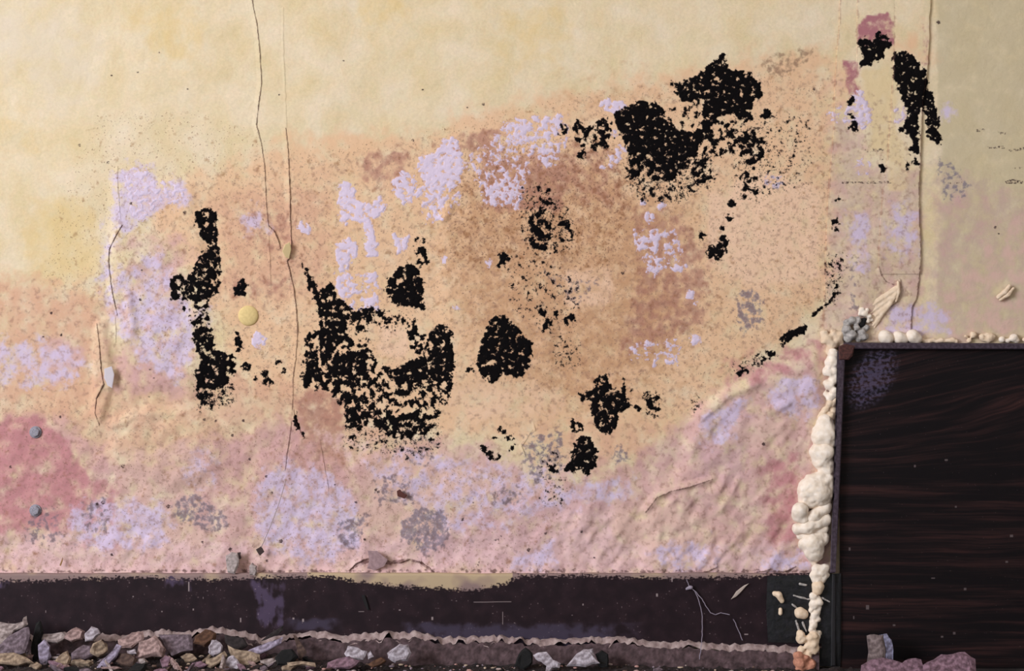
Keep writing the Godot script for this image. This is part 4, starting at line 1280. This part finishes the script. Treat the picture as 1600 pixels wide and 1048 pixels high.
	add.call("hole", [cap(1346, 505, 6, 7, 1350, 499, 7, 4)], 2.0, mat(Color8(20, 16, 18), 1.0), 1.5, 1.8, "black blob painted for the shade of the hollow in the plaster lump", t3)  # solid black blob, its colour stands in for the shade inside a hollow

	# torn paper strands fanning out of the tear
	var t4 := thing("torn_paper", P(1380, 470), "torn cream paper strands fanning out above the corner of the wood panel", "paper")
	caps = []
	for k in 9:
		var u := k / 8.0
		caps.append(cap(lerpf(1404, 1388, u * u), lerpf(446, 478, u), 5.0 + (k % 2) * 1.6, 2.6, lerpf(1350, 1366, u), lerpf(480, 512, u), 3.0 + (k % 2), 1.6))
	add.call("pleats", caps, 2.6, cream, 0.8, 1.4, "", t4)
	add.call("curl", [cap(1403, 441, 6, 2.4, 1404, 456, 7, 2.8), cap(1404, 456, 7, 2.8, 1400, 470, 6, 2.2)], 2.0, cream, 0.6, 1.4, "", t4)
	var t5 := thing("foam_smear", P(1572, 458), "small twisted grey-white smear on the wall above the wood panel", "foam")
	add.call("twist", [cap(1560, 464, 4, 3.5, 1570, 456, 6, 4), cap(1570, 456, 6, 4, 1577, 447, 5, 3)], 2.0, cream, 0.7, 1.4, "", t5)
	add.call("twist", [cap(1563, 468, 4, 2.5, 1575, 460, 6, 3.5), cap(1575, 460, 6, 3.5, 1583, 451, 4, 2.5)], 2.0, cream, 0.7, 1.4, "", t5)
	# crumbs stuck on the black end of the baseboard
	var t6 := thing("foam_crumb", P(1252, 957, 0.02), "round cream foam crumb on the black end of the baseboard", "foam")
	add.call("crumb", [cap(1250, 957, 20, 9, 1255, 959, 20, 8)], 3.0, cream, 0.8, 1.8, "", t6)
	var t7 := thing("foam_crumb", P(1216, 932, 0.02), "cream foam curl on the black end of the baseboard, left of the round crumb", "foam")
	add.call("crumb", [cap(1211, 927, 19, 4, 1217, 930, 20, 5), cap(1217, 930, 20, 5, 1222, 938, 19, 4)], 2.0, cream, 1.4, 1.4, "", t7)
	add.call("crumb", [cap(1219, 952, 19, 3, 1219, 958, 19, 3.4)], 2.0, cream, 1.2, 1.4, "", t7)
	var t8 := thing("lime_splash", P(1258, 935, 0.019), "thin grey-white lime splashes crossing the black end of the baseboard", "splash")
	for q in [[1240, 930, 1262, 936], [1262, 936, 1284, 934], [1284, 934, 1296, 940], [1250, 912, 1260, 914], [1244, 970, 1250, 990], [1254, 972, 1260, 986], [1238, 944, 1246, 950]]:
		add.call("splash", [cap(q[0], q[1], 18.2, 1.8, q[2], q[3], 18.4, 1.3)], 1.5, greyf, 1.0, 1.2, "", t8)

func build_small_things() -> void:
	# bolts
	var steel := mat(Color8(178, 172, 182), 0.8, noise_tex(0.05, 4, 91, Color(0.6, 0.6, 0.62), Color(1.1, 1.1, 1.1)), 30.0)
	steel.metallic = 0.15
	for b in [[56, 675, "grey bolt head in the pink stain at the left, the upper of two"], [56, 797, "grey bolt head near the left edge, the lower one above the baseboard"]]:
		var at := wall_at(b[0], b[1])
		var t := thing("bolt", at, b[2], "bolt", "bolt heads at the left")
		mesh_node("washer", lathe([[0.0, 0.0022], [0.0085, 0.0022], [0.0095, 0.0012], [0.0095, -0.002]]), steel, t)
		var hex := lathe([[0.0, 0.0058], [0.006, 0.0058], [0.0062, 0.0057], [0.0074, 0.0048], [0.0075, 0.0046], [0.0075, 0.0005]], 6)
		mesh_node("hex_head", hex, steel, t).rotation.z = 0.3
	# round plug
	var plug := thing("wall_plug", wall_at(388, 493), "round cream plug set in the wall beside the black mould smear", "plug")
	mesh_node("cap", lathe([[0.0, 0.0042], [0.006, 0.0040], [0.011, 0.0032], [0.0145, 0.002], [0.016, 0.0], [0.0165, -0.003]], 28), mat(Color8(232, 204, 142), 0.8, noise_tex(0.04, 3, 92, Color(0.92, 0.9, 0.88), Color(1, 1, 1)), 20.0), plug)
	# chips standing on the baseboard top
	var grey := mat(Color8(190, 172, 168), 0.95, noise_tex(0.05, 4, 93, Color(0.7, 0.7, 0.7), Color(1, 1, 1)), 14.0)
	tag(chunk("plaster_chip", [353, 868, 362, 862, 372, 864, 373, 884, 368, 896, 357, 894, 354, 880], 0.0125, 0.008, 4, -8, grey), "grey plaster chip standing on the baseboard top, the larger of two", "plaster chip")
	tag(chunk("plaster_chip", [390, 884, 394, 879, 401, 884, 402, 892, 400, 899, 391, 898], 0.0125, 0.008, 4, -8, grey), "grey plaster chip standing on the baseboard top, the smaller of two", "plaster chip")
	var dk := mat(Color8(66, 50, 48), 0.9)
	tag(chunk("plaster_chip", [371, 863, 376, 862, 377, 872, 372, 874], 0.010, 0.006, 0, 0, dk), "dark crumb at the corner of the larger grey plaster chip", "crumb")
	var fl := thing("hanging_flake", P(407, 860, 0.012), "dark diamond-shaped flake hanging on a dusty thread below the crack", "flake")
	var ch := chunk("flake", [400, 858, 408, 853, 413, 862, 406, 868], 0.012, 0.0015, 0, 10, dk, fl, 0.3)
	ch.position -= fl.position
	var pts := []
	for i in 14:
		var u := i / 13.0
		pts.append(P(lerpf(408, 447, u) + 3.0 * sin(u * PI), lerpf(855, 748, u), 0.012 - 0.002 * u + 0.004 * sin(u * PI)) - fl.position)
	mesh_node("thread", tube(pts, 0.0006), mat(Color8(170, 150, 145), 1.0), fl)
	# straws stuck at the paint
	tag(chunk("dry_husk", [93, 883, 98, 870, 98, 876, 95, 884], 0.007, 0.0018, 0, 0, mat(Color8(150, 110, 60), 0.9), self, 0.2), "tiny brown husk stuck to the wall above the baseboard at the left", "husk")
	tag(chunk("dry_husk", [1142, 936, 1150, 924, 1163, 914, 1170, 911, 1160, 922, 1150, 932], 0.0165, 0.002, 0, 0, mat(Color8(178, 160, 150), 0.9), self, 0.2), "pale feathery husk stuck to the right end of the baseboard", "husk")
	tag(chunk("dry_husk", [565, 930, 570, 929, 577, 952, 574, 953, 568, 940], 0.016, 0.0018, 0, 0, mat(Color8(18, 14, 16), 0.9), self, 0.2), "black sliver stuck on the middle of the baseboard", "husk")
	# cobweb
	var web := thing("cobweb", P(1090, 960, 0.018), "dusty cobweb strands hanging over the right part of the baseboard", "cobweb")
	var wm := mat(Color8(150, 138, 152), 1.0)
	for s in [[1073, 905, 1077, 916, 1088, 925, 1097, 936, 1104, 948, 1110, 957, 1118, 960, 1126, 957, 1140, 960], [1146, 967, 1152, 980, 1160, 1000], [1086, 923, 1092, 940, 1097, 958, 1098, 980, 1096, 1005, 1093, 1030]]:
		var line := []
		for i in range(0, s.size() - 2, 2):
			for k in 4:
				var u := k / 4.0
				line.append(P(lerpf(s[i], s[i + 2], u) + rng.randf_range(-0.6, 0.6), lerpf(s[i + 1], s[i + 3], u), 0.0175 + (0.012 if s[i + 1] > 995 else 0.0) + rng.randf_range(-0.0005, 0.0005)) - web.position)
		line.append(P(s[-2], s[-1], 0.031 if s[-1] > 1000 else 0.018) - web.position)
		mesh_node("strand", tube(line, 0.0006), wm, web)
	mesh_node("knot", blob([cap(1073, 920, 18, 2.5, 1079, 917, 18, 3)], 2.0, 1.2, noise(0.1, 2, 94), 1.2), wm, web, -web.position)

func bed(px: float, z: float) -> float:
	# height of the rubble bed: heaped at the left, petering out to the right
	var hx := 0.026
	if px > 430:
		hx = lerpf(0.026, 0.010, clampf((px - 430) / 160.0, 0, 1))
	if px > 900:
		hx = lerpf(0.010, 0.004, clampf((px - 900) / 300.0, 0, 1))
	var d := clampf(1.0 - maxf(z - 0.06, 0.0) / 0.30, 0, 1)
	return hx * d

func build_rubble() -> void:
	var grain := noise_tex(0.045, 5, 101, Color(0.42, 0.38, 0.38), Color(1, 1, 1))
	var nt := normal_tex(0.05, 4, 102, 4.0)
	var tone := {}
	for k in [["mauve", Color8(142, 124, 134)], ["pale", Color8(206, 190, 186)], ["tan", Color8(196, 172, 146)], ["lilac", Color8(190, 178, 202)], ["white", Color8(226, 216, 226)], ["pink", Color8(202, 170, 164)], ["brown", Color8(112, 88, 78)], ["rust", Color8(118, 82, 60)], ["dark", Color8(58, 48, 48)], ["brownish", Color8(150, 132, 130)], ["bluelilac", Color8(190, 190, 226)], ["black", Color8(20, 17, 18)], ["rose", Color8(168, 132, 148)]]:
		tone[k[0]] = mat(k[1], 0.95, grain, 9.0, nt, 0.3)
	# bed of dust and crumbs
	var nb := noise(0.05, 4, 103)
	var v := PackedVector3Array()
	var uv := PackedVector2Array()
	var zs := []
	for i in 24:
		zs.append(0.028 + 0.36 * i / 23.0)
	var cols := []
	for px in range(-420, 1400, 7):
		cols.append(px)
	zs.reverse()
	for zz in range(zs.size() - 1, -1, -1):
		for px in cols:
			var z: float = zs[zz]
			var w := P(px, 1042, 0)
			var h := bed(px, z)
			v.append(Vector3(w.x, maxf(h + (0.007 * nb.get_noise_2d(px, z * 1000.0) if h > 0.001 else 0.0), 0.0) - (0.001 if zz == 0 else 0.0), z))
			uv.append(Vector2(px * 0.01, z * 10.0))
	var b := mesh_node("rubble_bed", sheet(v, uv, zs.size(), cols.size()), mat(Color8(74, 58, 56), 1.0, noise_tex(0.05, 5, 104, Color(0.2, 0.17, 0.17), Color(1.0, 0.95, 0.95)), 12.0, normal_tex(0.06, 4, 105, 8.0), 1.0), self)
	b.set_meta("kind", "stuff")
	tag(b, "dark dust and fine crumbs heaped along the foot of the baseboard", "rubble")
	# crumbs beyond counting
	var mm := MultiMesh.new()
	mm.transform_format = MultiMesh.TRANSFORM_3D
	mm.use_colors = true
	var proto := SphereMesh.new()
	proto.radius = 0.5
	proto.height = 1.0
	proto.radial_segments = 5
	proto.rings = 2
	mm.mesh = proto
	mm.instance_count = 1600
	var keys := [Color8(142, 124, 134), Color8(170, 150, 146), Color8(112, 88, 78), Color8(60, 48, 48), Color8(182, 138, 130), Color8(40, 34, 36), Color8(196, 172, 150)]
	for i in mm.instance_count:
		var px := rng.randf_range(-380, 1240)
		var z := rng.randf_range(0.034, 0.26)
		var s := rng.randf_range(0.002, 0.007)
		var h := bed(px, z)
		var bs := Basis.from_euler(Vector3(rng.randf() * 6, rng.randf() * 6, rng.randf() * 6)).scaled(Vector3(s * rng.randf_range(0.7, 1.6), s * rng.randf_range(0.4, 0.8), s))
		mm.set_instance_transform(i, Transform3D(bs, Vector3((px - 800) * 0.001, h + 0.007 * nb.get_noise_2d(px, z * 1000.0) * (1.0 if h > 0.001 else 0.0) + s * 0.25, z)))
		mm.set_instance_color(i, (keys[rng.randi() % keys.size()] as Color).srgb_to_linear())
	var mi := MultiMeshInstance3D.new()
	mi.name = "plaster_crumbs"
	mi.multimesh = mm
	var cm := StandardMaterial3D.new()
	cm.vertex_color_use_as_albedo = true
	cm.roughness = 1.0
	mi.material_override = cm
	add_child(mi)
	mi.set_meta("kind", "stuff")
	tag(mi, "fine plaster crumbs strewn over the rubble at the foot of the wall", "crumbs")
	# chips that can be told apart: outline, tone, depth, thickness, lean, yaw, label
	var g := "broken plaster on the floor"
	var marks := []
	for c in [
		[[-15, 972, 10, 975, 37, 972, 39, 965, 42, 977, 23, 985, 10, 1002, -15, 1010], "pale", 0.060, 0.006, 35, 10, "pale jagged plaster slab on top of the heap at the far left"],
		[[-20, 1024, 0, 1008, 26, 987, 41, 981, 46, 994, 44, 1018, 29, 1024], "mauve", 0.078, 0.008, 25, -10, "large mauve-grey plaster slab leaning at the far left"],
		[[-22, 1021, 0, 1022, 40, 1027, 55, 1035, 32, 1038, -22, 1034], "tan", 0.105, 0.007, 40, 0, "flat tan sliver lying in front of the mauve slab at the far left"],
		[[60, 1008, 70, 999, 78, 1010, 80, 1026, 73, 1038, 64, 1038, 61, 1023], "lilac", 0.080, 0.012, 15, 15, "upright lilac-grey plaster lump beside the dark gap at the left"],
		[[84, 1040, 91, 1026, 104, 1018, 111, 1028, 106, 1041], "tan", 0.100, 0.008, 30, 0, "split tan plaster chip left of the cream lump"],
		[[62, 992, 97, 989, 105, 994, 92, 1003, 68, 1002], "pale", 0.048, 0.006, 45, 0, "long pale plaster slab against the baseboard at the left"],
		[[101, 997, 106, 988, 119, 981, 133, 987, 130, 999, 114, 1003], "pink", 0.050, 0.014, 20, 0, "rounded pink plaster lump against the baseboard"],
		[[133, 990, 143, 979, 153, 982, 157, 990, 147, 1000, 135, 1002], "white", 0.052, 0.012, 15, 0, "whitish plaster lump at the crest of the heap"],
		[[141, 1018, 146, 1005, 158, 1000, 167, 1008, 167, 1019, 153, 1026], "tan", 0.070, 0.016, 15, 20, "rounded cream plaster lump above the lilac strip"],
		[[112, 1022, 128, 1010, 142, 1012, 148, 1024, 130, 1032, 114, 1032], "mauve", 0.072, 0.010, 40, 0, "mauve plaster chip between the pink lump and the lilac strip"],
		[[150, 1050, 158, 1034, 175, 1018, 180, 1008, 188, 1011, 182, 1027, 170, 1040, 166, 1052], "lilac", 0.100, 0.007, 25, 0, "long pale lilac strip slanting up through the heap"],
		[[182, 1034, 187, 1023, 203, 1024, 214, 1029, 211, 1039, 192, 1040], "brown", 0.095, 0.009, 35, 0, "brownish chip right of the lilac strip"],
		[[198, 1017, 211, 1015, 214, 1021, 200, 1023], "white", 0.085, 0.005, 40, 0, "tiny white chip left of the big pink block"],
		[[184, 1000, 205, 990, 222, 988, 226, 1000, 208, 1012, 190, 1012], "pink", 0.056, 0.010, 30, 0, "pinkish slab behind the big pink block"],
		[[216, 1005, 240, 995, 259, 1013, 257, 1025, 227, 1029, 216, 1030], "pink", 0.075, 0.016, 25, -12, "big angular pink plaster block in the middle of the heap"],
		[[245, 994, 297, 994, 303, 1015, 272, 1023, 258, 1010], "mauve", 0.060, 0.008, 40, 0, "broad mauve slab right of the big pink block"],
		[[250, 1031, 259, 1024, 269, 1028, 265, 1042, 255, 1043], "rose", 0.100, 0.010, 25, 0, "small rose-brown chip in front of the broad mauve slab"],
		[[303, 1005, 305, 994, 321, 984, 338, 990, 336, 1001, 321, 1010], "rust", 0.056, 0.014, 20, 0, "rusty brown lump against the baseboard"],
		[[326, 1010, 331, 1000, 338, 1000, 348, 1010, 346, 1021, 334, 1025, 326, 1019], "white", 0.070, 0.012, 15, 10, "pale lilac-white crystal-like chip below the rusty lump"],
		[[350, 993, 380, 997, 388, 1008, 374, 1017, 352, 1004], "dark", 0.058, 0.010, 30, 0, "dark grey chunk right of the rusty lump"],
		[[322, 1031, 350, 1019, 355, 1026, 331, 1043, 322, 1039], "tan", 0.095, 0.009, 30, 0, "short tan stick left of the white forked piece"],
		[[354, 1010, 375, 1017, 406, 1023, 408, 1031, 378, 1041, 366, 1031], "tan", 0.085, 0.010, 30, 0, "long tan stick-like piece behind the white forked piece"],
		[[350, 1052, 349, 1036, 357, 1027, 364, 1025, 376, 1039, 374, 1052, 366, 1046, 358, 1052], "white", 0.105, 0.006, 20, 0, "white forked piece at the front of the heap"],
		[[380, 1022, 402, 1010, 419, 1004, 441, 997, 439, 1006, 419, 1016, 388, 1024], "lilac", 0.070, 0.005, 35, 0, "grey-lilac plate slanting up at the right of the heap"],
		[[408, 1001, 427, 986, 443, 977, 442, 985, 422, 996], "dark", 0.040, 0.004, 10, 0, "thin dark curl of bark leaning on the baseboard"],
		[[457, 993, 463, 995, 480, 1018, 472, 1032, 464, 1013], "brown", 0.050, 0.004, 20, 0, "dark brown splinter leaning on the plinth right of the heap"],
		[[430, 1028, 440, 1018, 456, 1016, 466, 1026, 450, 1040, 434, 1040], "black", 0.085, 0.012, 30, 0, "black lump right of the long tan stick"],
		[[448, 1036, 492, 1036, 494, 1041, 451, 1041], "tan", 0.110, 0.004, 40, 0, "thin pale twig lying right of the heap"],
		[[50, 1012, 54, 975, 60, 972, 66, 988, 60, 1010, 62, 1030, 52, 1032], "black", 0.056, 0.012, 20, 0, "black upright lump in the gap at the left"],
		[[509, 1046, 512, 1036, 545, 1027, 562, 1034, 547, 1044, 521, 1044], "rose", 0.085, 0.009, 35, 0, "low rose-pink plaster piece under the speckled white chip"],
		[[538, 1021, 543, 1010, 558, 1012, 574, 1018, 568, 1030, 545, 1028], "white", 0.062, 0.007, 25, 0, "speckled white chip leaning on the plinth left of the white pebble"],
		[[574, 1021, 579, 1017, 585, 1026, 576, 1030], "white", 0.064, 0.006, 25, 0, "tiny white chip between the speckled chip and the white pebble"],
		[[575, 1038, 597, 1028, 604, 1033, 583, 1042], "rust", 0.080, 0.008, 30, 0, "rust-red sliver left of the white pebble"],
		[[605, 1020, 618, 1011, 625, 1006, 638, 1007, 643, 1020, 637, 1032, 618, 1035, 607, 1028], "white", 0.066, 0.016, 12, 0, "smooth white pebble standing against the plinth"],
		[[804, 1040, 810, 1023, 821, 1012, 832, 1021, 832, 1036, 818, 1045], "black", 0.062, 0.014, 15, 0, "black lump left of the white forked chip by the plinth"],
		[[833, 1024, 841, 1020, 854, 1019, 864, 1031, 876, 1036, 874, 1043, 864, 1043, 858, 1051, 852, 1050, 854, 1040, 846, 1034, 837, 1030], "white", 0.075, 0.006, 15, 0, "white bone-shaped chip right of the black lump"],
		[[884, 1040, 901, 1022, 912, 1016, 927, 1015, 929, 1026, 937, 1036, 915, 1041], "white", 0.068, 0.012, 25, 0, "white wedge-shaped chip right of the bone-shaped one"],
		[[934, 1040, 930, 1022, 940, 1016, 950, 1022, 950, 1042], "black", 0.060, 0.012, 15, 0, "black lump touching the white wedge"],
		[[1355, 994, 1366, 991, 1379, 991, 1380, 1040, 1366, 1043, 1355, 1044], "brownish", 0.056, 0.016, 8, -20, "tall pale chip standing on end before the wood panel"],
		[[1338, 1060, 1345, 1040, 1381, 1029, 1394, 1032, 1411, 1037, 1424, 1030, 1440, 1032, 1444, 1060], "rose", 0.085, 0.010, 30, 0, "crumpled rose-mauve plaster piece around the tall pale chip"],
		[[1436, 1060, 1441, 1039, 1458, 1032, 1472, 1024, 1490, 1024, 1509, 1021, 1524, 1031, 1521, 1060], "rose", 0.090, 0.012, 30, 0, "broad mauve plaster sheet at the foot of the wood panel"],
	]:
		var words: PackedStringArray = c[6].split(" ")
		var cut := words.size()
		for k in words.size():
			if k > 1 and words[k] in ["on", "at", "lying", "in", "beside", "left", "right", "against", "above", "between", "slanting", "behind", "below", "leaning", "under", "standing", "touching", "before", "around"]:
				cut = k
				break
		if c[1] == "brownish":
			var body := chunk("plaster_piece", c[0], c[2], c[3], c[4], c[5], tone[c[1]])
			tag(body, c[6], "plaster", g)
			var face := chunk("broken_face", [1377, 991, 1386, 990, 1392, 1000, 1392, 1028, 1389, 1040, 1378, 1040], 0.056, 0.013, 8, 22, tone["bluelilac"])
			face.reparent(body)
			face.name = "broken_face"
			face.set_meta("label", "pale bluish lilac face")
			continue
		marks.append([(c[0][0] + c[0][c[0].size() / 2 / 2 * 2]) * 0.5, c[0][1], " ".join(words.slice(0, cut)).replace(" leaning", "") if "lump" not in c[6] or cut > 3 else " ".join(words.slice(0, mini(words.size(), 7)))])
		tag(chunk("plaster_piece", c[0], c[2], c[3], c[4], c[5], tone[c[1]]), c[6], "plaster", g)
	# smaller broken pieces nobody can tell apart
	var used := {}
	var small := ["mauve", "tan", "pink", "brown", "dark", "pale", "black", "mauve", "brown", "rose"]
	for i in 190:
		var px := rng.randf_range(-150, 520) if i % 4 != 3 else rng.randf_range(480, 1230)
		var z := rng.randf_range(0.06, 0.17)
		var r := rng.randf_range(4, 13) if i % 4 != 3 else rng.randf_range(3, 7)
		var o := []
		var n := rng.randi_range(5, 7)
		var tilt := rng.randf_range(-0.9, 0.9)
		var y := bed(px, z) + r * 0.0003
		var s := (DIST - z) / DIST
		var wpx := 800.0 + (px - 800.0) / s
		var wpy := 524.0 - (y - EYE) * 1000.0 / s
		for k in n:
			var a := TAU * k / n + rng.randf_range(-0.25, 0.25)
			var q2 := Vector2(cos(a) * r * rng.randf_range(0.9, 1.5), sin(a) * r * rng.randf_range(0.35, 0.7))
			if i % 2 == 0:   # slivers
				q2 = Vector2(q2.x * 1.3, q2.y * 0.45).rotated(tilt)
			o.append_array([wpx + q2.x, wpy - q2.y])
		var near := ""
		var best := 1e9
		for q in marks:
			var dd := Vector2(q[0] - wpx, (q[1] - wpy) * 2.0).length()
			if dd < best:
				best = dd
				near = q[2]
		var k0 := rng.randi() % small.size()
		var tn := ""
		for k in small.size():
			var cand: String = small[(k0 + k) % small.size()]
			if not used.has(cand + near):
				tn = cand
				break
		if tn == "":
			continue
		used[tn + near] = true
		tag(chunk("plaster_chip", o, z, r * 0.0009, rng.randf_range(20, 65), rng.randf_range(-25, 25), tone[tn]), "small broken %s chip close to the %s" % [tn, near], "plaster chip", "small broken chips on the floor")
